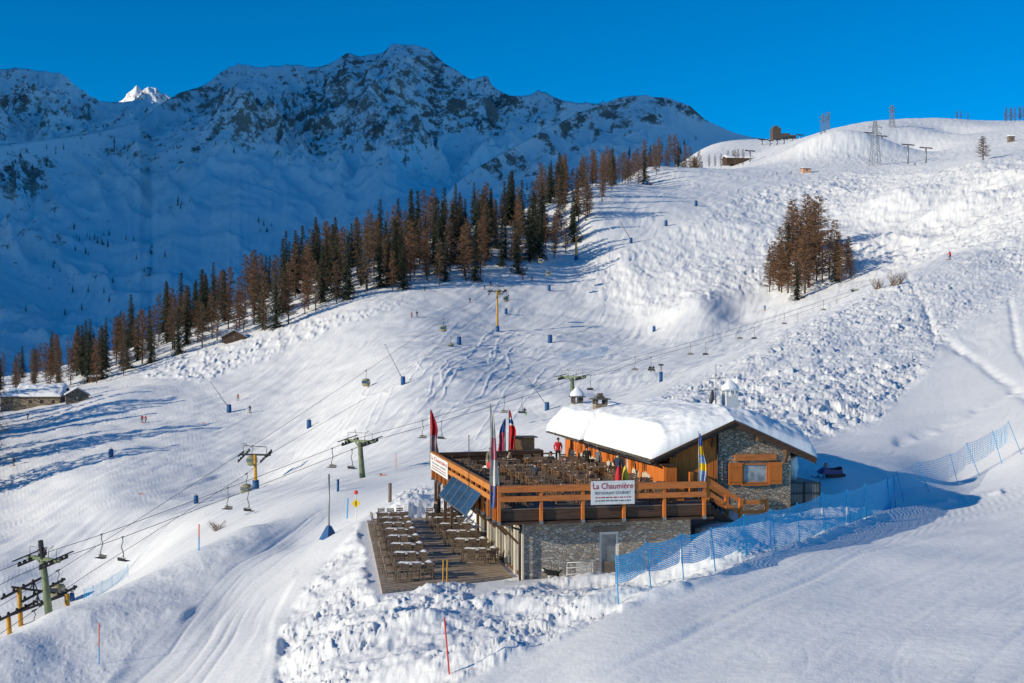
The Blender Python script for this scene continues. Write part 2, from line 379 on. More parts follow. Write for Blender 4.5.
def snow_mat(name, tint=(0.90, 0.90, 0.90), rough=0.55, bump=0.5):
    m = bpy.data.materials.new(name); m.use_nodes = True; nt = m.node_tree; p = nt.nodes["Principled BSDF"]
    p.inputs["Roughness"].default_value = rough; p.inputs["Specular IOR Level"].default_value = 0.25
    tc = nt.nodes.new("ShaderNodeNewGeometry")
    n = nt.nodes.new("ShaderNodeTexNoise"); n.inputs["Scale"].default_value = 0.15; n.inputs["Detail"].default_value = 8
    r = nt.nodes.new("ShaderNodeValToRGB"); r.color_ramp.elements[0].color = (tint[0]*0.95, tint[1]*0.95, tint[2]*0.95, 1); r.color_ramp.elements[1].color = (*tint, 1)
    r.color_ramp.elements[0].position = 0.35; r.color_ramp.elements[1].position = 0.6
    nt.links.new(tc.outputs["Position"], n.inputs["Vector"]); nt.links.new(n.outputs["Fac"], r.inputs[0]); nt.links.new(r.outputs[0], p.inputs["Base Color"])
    n2 = nt.nodes.new("ShaderNodeTexNoise"); n2.inputs["Scale"].default_value = 2.2; n2.inputs["Detail"].default_value = 10; n2.inputs["Roughness"].default_value = 0.62
    b = nt.nodes.new("ShaderNodeBump"); b.inputs["Strength"].default_value = bump; b.inputs["Distance"].default_value = 0.08
    nt.links.new(tc.outputs["Position"], n2.inputs["Vector"]); nt.links.new(n2.outputs["Fac"], b.inputs["Height"]); nt.links.new(b.outputs[0], p.inputs["Normal"])
    return m
M_SNOW = snow_mat("snow", bump=0.6)
M_ROOFSNOW = snow_mat("roof_snow", (0.88, 0.89, 0.91), 0.5, 0.25)

# ---- the snow field
colp = np.concatenate([np.arange(-420, -12, 8), np.arange(-12, 1036, 1.0), np.arange(1036, 1460, 8)])
rows = np.exp(np.concatenate([np.linspace(math.log(16), math.log(36), 40)[:-1], np.linspace(math.log(36), math.log(1700), 900), np.linspace(math.log(1700), math.log(2700), 30)[1:]]))
PXg, Yg = np.meshgrid(colp, rows); Xg = (PXg-CX)/F*Yg
Zg, masks = ground_w(Xg, Yg)
snow = grid_mesh("snow_slope", Xg, Yg, Zg, M_SNOW)
tag(snow, kind='structure')

# ------------------------------------------------------------------ mountains
def interp(px, pts):
    a = np.array(pts, float); return [np.interp(px, a[:, 0], a[:, k]) for k in range(1, a.shape[1])]
def mtn_mat():
    m = bpy.data.materials.new("mountain_rock_and_snow"); m.use_nodes = True; nt = m.node_tree; p = nt.nodes["Principled BSDF"]
    p.inputs["Roughness"].default_value = 0.8; p.inputs["Specular IOR Level"].default_value = 0.15
    g = nt.nodes.new("ShaderNodeNewGeometry"); at_ = nt.nodes.new("ShaderNodeAttribute"); at_.attribute_name = "rock"
    mp = nt.nodes.new("ShaderNodeMapping"); mp.inputs["Scale"].default_value = (1, 0.5, 1.0); mp.inputs["Rotation"].default_value = (0.0, 0.5, 0.0)
    nt.links.new(g.outputs["Position"], mp.inputs["Vector"])
    n = nt.nodes.new("ShaderNodeTexNoise"); n.inputs["Scale"].default_value = 0.028; n.inputs["Detail"].default_value = 12; n.inputs["Roughness"].default_value = 0.78
    nt.links.new(mp.outputs[0], n.inputs["Vector"])
    add = nt.nodes.new("ShaderNodeMath"); add.operation = 'MULTIPLY_ADD'; add.inputs[1].default_value = 0.24
    nt.links.new(at_.outputs["Fac"], add.inputs[0]); nt.links.new(n.outputs["Fac"], add.inputs[2])
    r = nt.nodes.new("ShaderNodeValToRGB"); r.color_ramp.elements[0].position = 0.72; r.color_ramp.elements[1].position = 0.79
    r.color_ramp.elements[0].color = (0, 0, 0, 1); r.color_ramp.elements[1].color = (1, 1, 1, 1)
    nt.links.new(add.outputs[0], r.inputs[0])
    nc = nt.nodes.new("ShaderNodeTexNoise"); nc.inputs["Scale"].default_value = 0.01; nc.inputs["Detail"].default_value = 6
    rc = nt.nodes.new("ShaderNodeValToRGB"); rc.color_ramp.elements[0].color = (0.17, 0.155, 0.14, 1); rc.color_ramp.elements[1].color = (0.33, 0.28, 0.235, 1)
    rc.color_ramp.elements[0].position = 0.4; rc.color_ramp.elements[1].position = 0.65
    nt.links.new(g.outputs["Position"], nc.inputs["Vector"]); nt.links.new(nc.outputs["Fac"], rc.inputs[0])
    mx = nt.nodes.new("ShaderNodeMix"); mx.data_type = 'RGBA'
    nt.links.new(r.outputs[0], mx.inputs["Factor"]); mx.inputs[6].default_value = (0.93, 0.94, 0.96, 1); nt.links.new(rc.outputs[0], mx.inputs[7])
    nt.links.new(mx.outputs[2], p.inputs["Base Color"])
    b = nt.nodes.new("ShaderNodeBump"); b.inputs["Strength"].default_value = 0.5; b.inputs["Distance"].default_value = 14
    nt.links.new(n.outputs["Fac"], b.inputs["Height"]); nt.links.new(b.outputs[0], p.inputs["Normal"])
    return m
M_MTN = mtn_mat()
def mountain(name, px0, px1, base, ridge, amp, seed, rockf, nrow=420, step=1.3, p=1.0, spur=1.0, margin_fine=0.12):
    """base / ridge: [(px, py, Y)] polylines; the sheet climbs from one to the other and falls away behind"""
    cols = np.arange(px0, px1+step, step); v = np.linspace(0, 1, nrow)
    pxm, vm = np.meshgrid(cols, v)
    by, bY = interp(cols, base); ry, rY = interp(cols, ridge)
    # jagged crest
    xr = (cols-CX)/F*rY
    jag = (ridged(xr/160, xr*0+seed, 6, seed, 0.65)-0.4)*amp*0.2
    Y = bY[None]+(rY-bY)[None]*vm; sb = -(by-CY)/F; sr = -(ry-CY)/F+jag[None][0]/rY
    s = sb[None]+(sr-sb)[None]*vm**p
    X = (pxm-CX)/F*Y; Z = s*Y
    env = np.sin(np.clip(vm, 0, 1)*math.pi)**0.6*(1-margin_fine)+margin_fine*sstep(0, 0.2, vm)*(1-sstep(0.97, 1, vm))
    wx = X+fbm(X/500, Y/500, 3, seed+20)*190*spur
    g = ridged(wx/620, Y/2100, 5, seed+1, 0.52)
    g2 = ridged(wx/170+0.3, Y/420, 4, seed+2, 0.55); g3 = fbm(X/40, Y/60, 3, seed+3)
    g4 = ridged(wx/75+Y/200, Y/110, 4, seed+4, 0.6)
    zone = np.clip(rockf(pxm, CY-Z/Y*F, vm)*1.5, 0.15, 1)
    Z = Z+env*amp*((g-0.5)*1.5*spur+(g2-0.45)*0.6*zone+g3*0.09*zone+(g4-0.45)*0.42*zone)
    dXu = np.gradient(X, axis=1); dZu = np.gradient(Z, axis=1); dYv = np.gradient(Y, axis=0); dZv = np.gradient(Z, axis=0); dXv = np.gradient(X, axis=0)
    zx = dZu/np.maximum(dXu, 1e-3); zy = (dZv-zx*dXv)/np.maximum(dYv, 1e-3); steep = np.sqrt(zx**2+zy**2)
    rock = rockf(pxm, CY-Z/Y*F, vm)+0.5*np.clip(steep-0.75, -0.6, 0.8)+0.25*(g2-0.45)
    # back side
    nb = 60; vb = np.linspace(0, 1, nb)[1:][:, None]
    Yb = Y[-1][None]+vb*2200; Xb = (cols[None]-CX)/F*Yb; Zb = Z[-1][None]-vb*1500+fbm(Xb/300, Yb/300, 4, seed+7)*60
    X = np.vstack([X, Xb]); Y = np.vstack([Y, Yb]); Z = np.vstack([Z, Zb]); rock = np.vstack([rock, np.full(Xb.shape, 0.5)])
    o = grid_mesh(name, X, Y, Z, M_MTN, {"rock": np.clip(rock, -0.6, 1.4)}); tag(o, kind='structure'); GRIDS[name] = (X[:nrow], Y[:nrow], Z[:nrow]); return o
GRIDS = {}
def blob(px, py, cx, cy, rx, ry): return np.exp(-(((px-cx)/rx)**2+((py-cy)/ry)**2))
def rock_main(px, py, v):
    r = 0.12*sstep(0.2, 0.9, v)
    for b, a in (((400,100,75,48),0.75),((360,75,50,40),0.3),((240,120,60,32),0.5),((180,95,40,16),0.55),((480,110,60,26),0.5),((300,110,60,40),0.4),((20,178,34,24),0.8),
                 ((130,150,70,24),0.34),((410,55,60,16),0.5),((270,75,70,10),0.45),((540,110,60,20),0.4),((60,260,70,50),0.2),((330,150,50,26),0.3)):
        r = r+a*blob(px, py, *b)
    return np.minimum(r, 0.8)
RIDGE_MAIN = [(-500,150,3000),(-60,150,3000),(0,145,3100),(45,136,3300),(90,128,3500),(140,119,3700),(152,108,3900),(165,99,4000),(182,90,4100),(200,84,4200),(225,72,4300),(240,67,4300),(300,65,4400),(322,62,4400),(345,55,4400),(383,48,4400),
              (400,42,4400),(413,40,4400),(430,46,4400),(443,59,4300),(470,75,4200),(487,80,4200),(510,90,4100),(537,90,4100),(560,97,4000),(590,104,4000),(640,108,4000),(700,125,4000),(800,170,4000),(1300,200,4000)]
mountain("mountain_main", -420, 900, [(-500,470,1100),(0,440,1250),(200,400,1400),(400,330,1700),(500,280,2100),(600,260,2600),(900,260,2600)], RIDGE_MAIN, 230, 101, rock_main, p=0.86, spur=0.8)
def rock_second(px, py, v):
    r = 0.1+0*px
    for b, a in (((570,135,55,18),0.7),((650,105,50,12),0.7),((500,165,45,22),0.7),((620,115,50,20),0.45),((690,115,30,12),0.3),((640,160,80,10),0.25)): r = r+a*blob(px, py, *b)
    return np.minimum(r, 0.85)
mountain("mountain_second", 380, 1150, [(350,400,1600),(450,330,1700),(600,260,2000),(760,200,2200),(1150,260,2300)],
         [(350,330,2100),(400,240,2200),(455,182,2350),(500,152,2500),(545,128,2600),(590,108,2700),(603,103,2700),(615,99,2700),(640,96,2700),(668,96,2700),(690,104,2700),(705,117,2700),(735,130,2700),(760,136,2700),(800,146,2700),(860,175,2700),(1150,260,2700)],
         90, 303, rock_second, nrow=300, p=0.9, spur=0.7)
mountain("mountain_left", -420, 330, [(-420,300,4200),(0,220,4300),(330,260,4600)],
         [(-420,50,6000),(-100,60,6000),(0,66,6000),(25,66,6000),(60,73,6000),(80,90,6000),(100,97,6000),(125,100,6000),(160,101,6000),(200,130,6000),(330,190,6000)],
         260, 505, lambda px, py, v: np.minimum(0.42+0.3*blob(px, py, 30, 100, 90, 30)+0*px, 0.75), nrow=200, p=0.9, spur=0.6)
mountain("mountain_far", 60, 260, [(60,200,8200),(260,200,8200)], [(60,112,9400),(112,100,9400),(122,96,9400),(128,91,9400),(133,89,9400),(137,87,9400),(142,90,9400),(147,90,9400),(152,87,9400),(156,84,9400),(160,88,9400),(166,90,9400),(174,95,9400),(185,100,9400),(260,130,9400)],
         420, 707, lambda px, py, v: 0.5+0*px, nrow=120, p=1.0, spur=0.5)
MT = {}
# unseen massif, added off to the left to keep these faces in shade
def massif():
    ys = np.linspace(-2200, 7600, 190); xs = np.linspace(-6200, -3050, 80); YY, XX = np.meshgrid(ys, xs)
    crest = 3050*sstep(-780, -380, YY)*(1-sstep(6600, 7600, YY)*0.6)
    ZZ = crest*np.exp(-((XX+4500)/1150)**2)-300+ridged(XX/900, YY/900, 5, 88)*300*sstep(-700, -300, YY)
    o = grid_mesh("unseen_shade_massif", XX, YY, ZZ, M_MTN, {"rock": ridged(XX/500, YY/500, 4, 89)*0.6}); tag(o, kind='structure')
massif()
# ================================================================== materials for things
def stone_mat(name, cols, scale=3.0, mortar=(0.16,0.145,0.13), asp=2.0):
    m = bpy.data.materials.new(name); m.use_nodes = True; nt = m.node_tree; p = nt.nodes["Principled BSDF"]; p.inputs["Roughness"].default_value = 0.9
    p.inputs["Specular IOR Level"].default_value = 0.2
    tc = nt.nodes.new("ShaderNodeTexCoord"); mp = nt.nodes.new("ShaderNodeMapping"); mp.inputs["Scale"].default_value = (1, 1, asp)
    nz = nt.nodes.new("ShaderNodeTexNoise"); nz.inputs["Scale"].default_value = 3.0
    mxv = nt.nodes.new("ShaderNodeVectorMath"); mxv.operation = 'MULTIPLY_ADD'; mxv.inputs[1].default_value = (0.25, 0.25, 0.25)
    nt.links.new(tc.outputs["Object"], nz.inputs["Vector"]); nt.links.new(nz.outputs["Color"], mxv.inputs[0]); nt.links.new(tc.outputs["Object"], mxv.inputs[2])
    nt.links.new(mxv.outputs[0], mp.inputs["Vector"])
    v = nt.nodes.new("ShaderNodeTexVoronoi"); v.inputs["Scale"].default_value = scale; v.feature = 'F1'
    e = nt.nodes.new("ShaderNodeTexVoronoi"); e.inputs["Scale"].default_value = scale; e.feature = 'DISTANCE_TO_EDGE'
    nt.links.new(mp.outputs[0], v.inputs["Vector"]); nt.links.new(mp.outputs[0], e.inputs["Vector"])
    sep = nt.nodes.new("ShaderNodeSeparateColor"); nt.links.new(v.outputs["Color"], sep.inputs[0])
    r = nt.nodes.new("ShaderNodeValToRGB"); cr = r.color_ramp
    for i, c in enumerate(cols):
        el = cr.elements[i] if i < 2 else cr.elements.new(0.5)
        el.color = (*c, 1)
    for i, el in enumerate(cr.elements): el.position = i/(len(cols)-1)
    nt.links.new(sep.outputs[0], r.inputs[0])
    er = nt.nodes.new("ShaderNodeValToRGB"); er.color_ramp.elements[0].position = 0.02; er.color_ramp.elements[1].position = 0.10
    nt.links.new(e.outputs["Distance"], er.inputs[0])
    n2 = nt.nodes.new("ShaderNodeTexNoise"); n2.inputs["Scale"].default_value = 14; n2.inputs["Detail"].default_value = 6
    nt.links.new(tc.outputs["Object"], n2.inputs["Vector"])
    mx = nt.nodes.new("ShaderNodeMix"); mx.data_type = 'RGBA'; mx.inputs[6].default_value = (*mortar, 1)
    nt.links.new(er.outputs[0], mx.inputs["Factor"]); nt.links.new(r.outputs[0], mx.inputs[7])
    m2 = nt.nodes.new("ShaderNodeMix"); m2.data_type = 'RGBA'; m2.blend_type = 'OVERLAY'; m2.inputs["Factor"].default_value = 0.6
    nt.links.new(mx.outputs[2], m2.inputs[6]); nt.links.new(n2.outputs["Fac"], m2.inputs[7]); nt.links.new(m2.outputs[2], p.inputs["Base Color"])
    b = nt.nodes.new("ShaderNodeBump"); b.inputs["Strength"].default_value = 0.9; b.inputs["Distance"].default_value = 0.05
    nt.links.new(er.outputs[0], b.inputs["Height"]); nt.links.new(b.outputs[0], p.inputs["Normal"])
    MATS[name] = m; return m
STONE = stone_mat("stone_masonry", [(0.40,0.32,0.25),(0.22,0.185,0.15),(0.54,0.43,0.32),(0.34,0.29,0.24),(0.46,0.32,0.21)], 3.6, (0.20,0.175,0.15))
STONEL = stone_mat("grey_stone_masonry", [(0.36,0.33,0.29),(0.46,0.42,0.37),(0.25,0.23,0.21),(0.42,0.33,0.24),(0.50,0.47,0.42)], 3.6, (0.33,0.3,0.27))
def wood_mat(name, c1, c2, axis=2, rough=0.65, scale=3.0):
    m = bpy.data.materials.new(name); m.use_nodes = True; nt = m.node_tree; p = nt.nodes["Principled BSDF"]; p.inputs["Roughness"].default_value = rough
    p.inputs["Specular IOR Level"].default_value = 0.3
    tc = nt.nodes.new("ShaderNodeTexCoord"); mp = nt.nodes.new("ShaderNodeMapping")
    sc = [6.0, 6.0, 6.0]; sc[axis] = 0.5; mp.inputs["Scale"].default_value = sc
    n = nt.nodes.new("ShaderNodeTexNoise"); n.inputs["Scale"].default_value = scale; n.inputs["Detail"].default_value = 7
    r = nt.nodes.new("ShaderNodeValToRGB"); r.color_ramp.elements[0].color = (*c1, 1); r.color_ramp.elements[1].color = (*c2, 1)
    r.color_ramp.elements[0].position = 0.32; r.color_ramp.elements[1].position = 0.68
    nt.links.new(tc.outputs["Object"], mp.inputs["Vector"]); nt.links.new(mp.outputs[0], n.inputs["Vector"]); nt.links.new(n.outputs["Fac"], r.inputs[0])
    nt.links.new(r.outputs[0], p.inputs["Base Color"])
    b = nt.nodes.new("ShaderNodeBump"); b.inputs["Strength"].default_value = 0.4; b.inputs["Distance"].default_value = 0.02
    nt.links.new(n.outputs["Fac"], b.inputs["Height"]); nt.links.new(b.outputs[0], p.inputs["Normal"])
    MATS[name] = m; return m
OR_Z = wood_mat("orange_boards", (0.72,0.215,0.035), (0.46,0.12,0.022), 2)
OR_X = wood_mat("orange_rail_wood", (0.62,0.205,0.05), (0.40,0.12,0.035), 0)
OR_Y = wood_mat("orange_rail_wood_long", (0.62,0.24,0.05), (0.42,0.15,0.03), 1)
BR_X = wood_mat("brown_timber", (0.10,0.055,0.035), (0.05,0.03,0.02), 0)
BR_Y = wood_mat("brown_timber_long", (0.16,0.085,0.05), (0.08,0.045,0.03), 1)
GREYWOOD = wood_mat("grey_weathered_wood", (0.23,0.18,0.145), (0.13,0.10,0.08), 0)
DECKW = wood_mat("terrace_boards", (0.58,0.45,0.33), (0.17,0.12,0.085), 0)
FURN = wood_mat("furniture_wood", (0.34,0.20,0.11), (0.16,0.09,0.05), 1)
FURN2 = wood_mat("weathered_furniture", (0.24,0.175,0.12), (0.12,0.085,0.06), 1)
DARKM = mat("dark_metal", (0.045,0.045,0.05), 0.5, 0.6)
GREYM = mat("grey_metal", (0.30,0.31,0.32), 0.45, 0.7)
GREYP = mat("grey_container_paint", (0.16,0.17,0.18), 0.6)
CREAM = mat("cream_plaster", (0.55,0.50,0.41), 0.85, noise=((0.44,0.40,0.33), 2.0, 0.4, 0.7))
WHITEP = mat("white_paint", (0.72,0.72,0.70), 0.6, noise=((0.60,0.60,0.58), 3.0, 0.45, 0.7))
YEL = mat("yellow_steel", (0.55,0.29,0.03), 0.5, 0.0, noise=((0.42,0.22,0.03), 1.5, 0.45, 0.7))
GRN = mat("green_steel", (0.16,0.20,0.11), 0.6, 0.1, noise=((0.10,0.13,0.075), 1.2, 0.4, 0.7))
BLUEPAD = mat("blue_padding", (0.008,0.085,0.25), 0.6, noise=((0.006,0.06,0.17), 3.0, 0.4, 0.7))
BLUEPOLE = mat("light_blue_plastic", (0.02,0.36,0.72), 0.5)
REDP = mat("red_plastic", (0.70,0.05,0.03), 0.5)
ORP = mat("orange_plastic", (0.80,0.16,0.05), 0.5)
YELP = mat("yellow_plastic", (0.80,0.55,0.02), 0.5)
BLACK = mat("black_cloth", (0.012,0.012,0.014), 0.85)
NAVY = mat("navy_cloth", (0.02,0.035,0.07), 0.8)
GREYC = mat("grey_cloth", (0.14,0.14,0.15), 0.85)
REDC = mat("red_cloth", (0.62,0.02,0.03), 0.75)
TANC = mat("tan_cloth", (0.45,0.36,0.25), 0.85)
WHC = mat("white_cloth", (0.75,0.75,0.74), 0.85)
BLC = mat("blue_cloth", (0.03,0.10,0.38), 0.8)
GRC = mat("lime_cloth", (0.30,0.62,0.05), 0.8)
PINKC = mat("pink_red_cloth", (0.65,0.10,0.16), 0.8)
SKIN = mat("skin", (0.52,0.32,0.23), 0.6)
HAIR = mat("dark_hair", (0.03,0.02,0.015), 0.8)
SLATE = mat("slate_tiles", (0.17,0.15,0.13), 0.9, noise=((0.08,0.07,0.06), 6.0, 0.4, 0.6), bump=0.6, bscale=8)
def glass_mat(name, tint=(0.10,0.13,0.16), rough=0.05):
    m = mat(name, tint, rough, 0.0, spec=1.0); p = m.node_tree.nodes["Principled BSDF"]
    p.inputs["Coat Weight"].default_value = 1.0; p.inputs["Coat Roughness"].default_value = 0.03; return m
GLASS = glass_mat("window_glass"); GLASSD = glass_mat("dark_glass", (0.03,0.035,0.045))
PANEL = glass_mat("solar_glass", (0.05,0.085,0.13), 0.15)

BASES = {}
def frame_thing(name, u, v, h, label, cat, group=None):
    o = empty(name, loc(u, v, h), TH, label, cat, group); BASES[o.name] = (u, v, h); return o
def bl(mb, name, mats, root, parent=None, smooth=None):
    """build a mesh given in (u, v, h) under a thing of the chalet frame"""
    b = BASES[root.name]; mb.v = [(x-b[0], y-b[1], z-b[2]) for x, y, z in mb.v]
    return mb.build(name, mats, parent or root, smooth)

# ================================================================== CHALET
ch = frame_thing("chalet", 14.3, 11, -3.6, "stone and orange timber mountain chalet with thick snow on its roof", "chalet")
EV, RD, ER = 9.63, 14.35, 19.2; HE, HR, HER = 1.98, 4.02, 1.86
# gable stone wall
m = MB()
wl, wr, gv = 13.54, 17.95, 4.8
def roof_h(u): return HE+(HR-HE)*(u-EV)/(RD-EV) if u < RD else HR+(HER-HR)*(u-RD)/(ER-RD)
m.prism([(wl,gv,-4.2),(wr,gv,-4.2),(wr,gv,roof_h(wr)-0.22),(RD,gv,HR-0.22),(wl,gv,roof_h(wl)-0.22)], (0,0.5,0))
m.box(wr-0.5, wr, gv+0.5, 18, -4.2, roof_h(wr)-0.25)
bl(m, "stone_wall", STONE, ch)
# timber gable: vertical boards
m = MB(); r2 = random.Random(3); u = 10.72
while u < wl-0.02:
    w = 0.17; u1 = min(u+w, wl-0.005); d = r2.uniform(0, 0.02)
    m.prism([(u+0.005,gv-0.06-d,-0.3),(u1-0.005,gv-0.06-d,-0.3),(u1-0.005,gv-0.06-d,roof_h(u1)-0.2),(u+0.005,gv-0.06-d,roof_h(u)-0.2)], (0,0.10,0)); u += w
bl(m, "timber_gable", OR_Z, ch)
m = MB(); m.box(10.72, wl, gv+0.05, gv+0.3, -1.2, 2.2); m.box(10.72, wl, gv+0.05, gv+0.3, -4.0, -0.3)
bl(m, "inner_wall", BR_X, ch)
# corner pipe between timber and stone
m = MB(); m.tube([(wl-0.02,gv-0.14,3.3),(wl-0.02,gv-0.14,0.2),(wl+0.1,gv-0.14,-0.4),(wl+0.1,gv-0.14,-2)], 0.05); bl(m, "drain_pipe", DARKM, ch, smooth=True)
# side wall with plaster base and boards
m = MB(); m.box(10.72, 11.0, gv+0.3, 18.0, -0.6, 2.15); m.box(10.5, 10.8, 18.0, 26.6, -0.6, 2.1); m.box(10.5, 14.6, 26.35, 26.6, -0.6, 2.4)
bl(m, "side_wall", CREAM, ch)
for v0, v1, uu_ in ((5.2,6.4,10.72),(7.6,8.0,10.72),(9.6,10.1,10.72),(11.6,12.2,10.72),(14.9,15.2,10.72),(17.0,18.0,10.72),(18.0,18.6,10.5),(20.4,21.0,10.5),(23.0,23.6,10.5),(25.4,26.6,10.5)):
    v = v0; m = MB(); m.box(uu_-0.03, uu_-0.001, v0, v1, -0.1, 2.11)
    while v < v1-0.01:
        m.box(uu_-0.07, uu_-0.025, v, min(v+0.15, v1)-0.01, -0.1, 2.12); v += 0.15
    bl(m, "timber_cladding", OR_Z, ch)
def side_window(v0, v1, h0, h1, wallu, door=False):
    f = MB()
    f.box(wallu-0.06, wallu+0.02, v0, v0+0.08, h0, h1); f.box(wallu-0.06, wallu+0.02, v1-0.08, v1, h0, h1); f.box(wallu-0.06, wallu+0.02, v0+0.08, v1-0.08, h1-0.08, h1); f.box(wallu-0.06, wallu+0.02, v0+0.08, v1-0.08, h0, h0+0.08)
    f.box(wallu-0.05, wallu+0.01, (v0+v1)/2-0.03, (v0+v1)/2+0.03, h0+0.08, h1-0.08)
    o = bl(f, "door" if door else "window", OR_Z, ch)
    g = MB(); g.box(wallu-0.02, wallu-0.005, v0+0.08, v1-0.08, h0+0.08, h1-0.08); bl(g, "pane", GLASSD, ch, o)
    if not door:
        for a in (v0-0.48, v1+0.02):
            s_ = MB(); s_.box(wallu-0.12, wallu-0.075, a, a+0.46, h0-0.03, h1+0.03)
            for hh in (h0+0.2, h1-0.25): s_.box(wallu-0.145, wallu-0.12, a+0.03, a+0.43, hh, hh+0.07)
            bl(s_, "shutter", OR_Z, ch, o)
for v0 in (6.75, 8.4, 10.6): side_window(v0, v0+0.85, 0.75, 1.8, 10.72)
side_window(12.7, 14.5, 0.0, 1.95, 10.72, True)
side_window(15.8, 16.6, 0.75, 1.8, 10.72)
for v0 in (19.1, 21.6, 24.0): side_window(v0, v0+0.85, 0.75, 1.8, 10.5)
# gable window with shutters and lintel
f = MB(); wu0, wu1, wh0, wh1 = 15.02, 16.55, 0.42, 1.55
for q in ((wu0, wu0+0.09, wh0, wh1), (wu1-0.09, wu1, wh0, wh1), (wu0+0.09, wu1-0.09, wh1-0.09, wh1), (wu0+0.09, wu1-0.09, wh0, wh0+0.09)): f.box(q[0], q[1], gv-0.08, gv+0.02, q[2], q[3])
win = bl(f, "window", OR_X, ch)
g = MB(); g.box(wu0+0.09, wu1-0.09, gv-0.03, gv-0.01, wh0+0.09, wh1-0.09); bl(g, "pane", mat("curtained_glass", (0.42,0.43,0.44), 0.25, noise=((0.20,0.22,0.25), 2.2, 0.42, 0.6)), ch, win)
for a in (wu0-0.84, wu1+0.02):
    s_ = MB()
    for k in range(5): s_.box(a+k*0.164, a+k*0.164+0.158, gv-0.13, gv-0.085, wh0-0.05, wh1+0.05)
    for hh in (wh0+0.12, wh1-0.2): s_.box(a+0.04, a+0.78, gv-0.155, gv-0.13, hh, hh+0.09)
    bl(s_, "shutter", OR_Z, ch, win)
s_ = MB(); s_.box(wu0-0.45, wu1+0.5, gv-0.10, gv-0.003, wh1+0.16, wh1+0.5); bl(s_, "lintel", OR_X, ch, win)
s_ = MB(); s_.box(wu0-0.1, wu1+0.1, gv-0.16, gv-0.003, wh0-0.12, wh0-0.02); bl(s_, "sill", OR_X, ch, win)
# roofs
def roof_slab(v0, v1, ev, rd, er, he, hr, her, t=0.16):
    q = MB()
    for (a, ha, b, hb) in ((ev, he, rd, hr), (rd, hr, er, her)):
        q.hexa([(a,v0,ha-t),(b,v0,hb-t),(b,v1,hb-t),(a,v1,ha-t),(a,v0,ha),(b,v0,hb),(b,v1,hb),(a,v1,ha)])
    return q
rf = bl(roof_slab(4.35, 18.0, EV, RD, ER, HE, HR, HER), "roof", SLATE, ch)
m = MB(); r3 = random.Random(5)
for k in range(3):           # rough overlapping slate edge along the eave
    v = 4.35
    while v < 17.9:
        w = r3.uniform(0.35, 0.7); o_ = r3.uniform(0, 0.1)
        m.box(EV-0.12-o_+k*0.05, EV+0.4, v, min(v+w, 18)-0.02, HE-0.17+k*0.055, HE-0.125+k*0.055); v += w
bl(m, "eave_tiles", SLATE, ch, rf)
m = MB()
for (a, ha, b, hb) in ((EV-0.06, HE-0.03, RD, HR), (RD, HR, ER+0.06, HER-0.03)):
    d = Vector((b-a, 0, hb-ha)); 
    m.prism([(a,4.25,ha-0.34),(b,4.25,hb-0.34),(b,4.25,hb-0.06),(a,4.25,ha-0.06)], (0,0.09,0))
    m.prism([(a,4.15,ha-0.13),(b,4.15,hb-0.13),(b,4.15,hb+0.02),(a,4.15,ha+0.02)], (0,0.097,0))
bl(m, "bargeboard", BR_X, ch, rf)
for uu_ in (10.9, 13.2, RD, 15.9, 17.6):
    m = MB(); m.box(uu_-0.11, uu_+0.11, 4.345, 4.85, roof_h(uu_)-0.52, roof_h(uu_)-0.20)
    if uu_ in (13.2, 17.6): m.bar((uu_, 4.75, roof_h(uu_)-1.0), (uu_, 4.45, roof_h(uu_)-0.5), 0.12)
    bl(m, "purlin", BR_Y, ch, rf)
AE, AR, AX = 9.35, 12.7, 16.0
rf2 = bl(roof_slab(18.2, 27.2, AE, AR, AX, 2.0, 3.55, 2.1), "roof", SLATE, ch)
m = MB()
for k in range(3):
    v = 18.2
    while v < 27.1:
        w = r3.uniform(0.35, 0.7); m.box(AE-0.12-r3.uniform(0, 0.1)+k*0.05, AE+0.4, v, min(v+w, 27.2)-0.02, 1.83+k*0.055, 1.875+k*0.055); v += w
bl(m, "eave_tiles", SLATE, ch, rf2)
def snow_cover(v0, v1, ev, rd, er, rh, T, fr, nu=150, nv=150, seed=1):
    us = np.linspace(ev-0.18, er+0.15, nu); vs = np.linspace(v0-0.1, v1+0.1, nv); UU, VV = np.meshgrid(us, vs)
    base = np.array([rh(min(max(q, ev), er)) for q in us])[None, :]+0*VV+0.003
    nz = fbm(UU/1.6, VV/1.9, 4, seed)
    side = nz*0.25
    def ed(d, r):
        t = np.clip((d+side*min(r, 0.6))/r, 0, 1); rd_ = np.sqrt(np.maximum(1-(1-t)**2, 0)); return np.where(d > 0.02, 0.28+0.72*(0.65*t+0.35*rd_), 0.0)
    rr = np.abs(UU-rd)/(rd-ev)
    t = (T-0.55*(1-np.clip(rr, 0, 1)))*ed(UU-us[0], 1.05)*ed(us[-1]-UU, 0.35)*ed(VV-vs[0], fr)*ed(vs[-1]-VV, 0.5)
    # a soft crest rather than a sharp ridge
    t = t*(1+0.10*nz)-0.25*np.exp(-((UU-rd)/1.3)**2)*(T/1.4)+fbm(UU/0.35, VV/0.35, 3, seed+4)*0.05+fbm(UU/1.1, VV/0.9, 4, seed+6)*0.06-0.03*ridged(UU/2.0, VV/0.8, 3, seed+8)
    t = np.maximum(t, 0.0); t[0, :] = t[-1, :] = 0; t[:, 0] = t[:, -1] = 0
    Zt = base+t
    Zt[0, :] -= 0.02; Zt[-1, :] -= 0.02; Zt[:, 0] -= 0.02; Zt[:, -1] -= 0.02
    return UU, VV, Zt
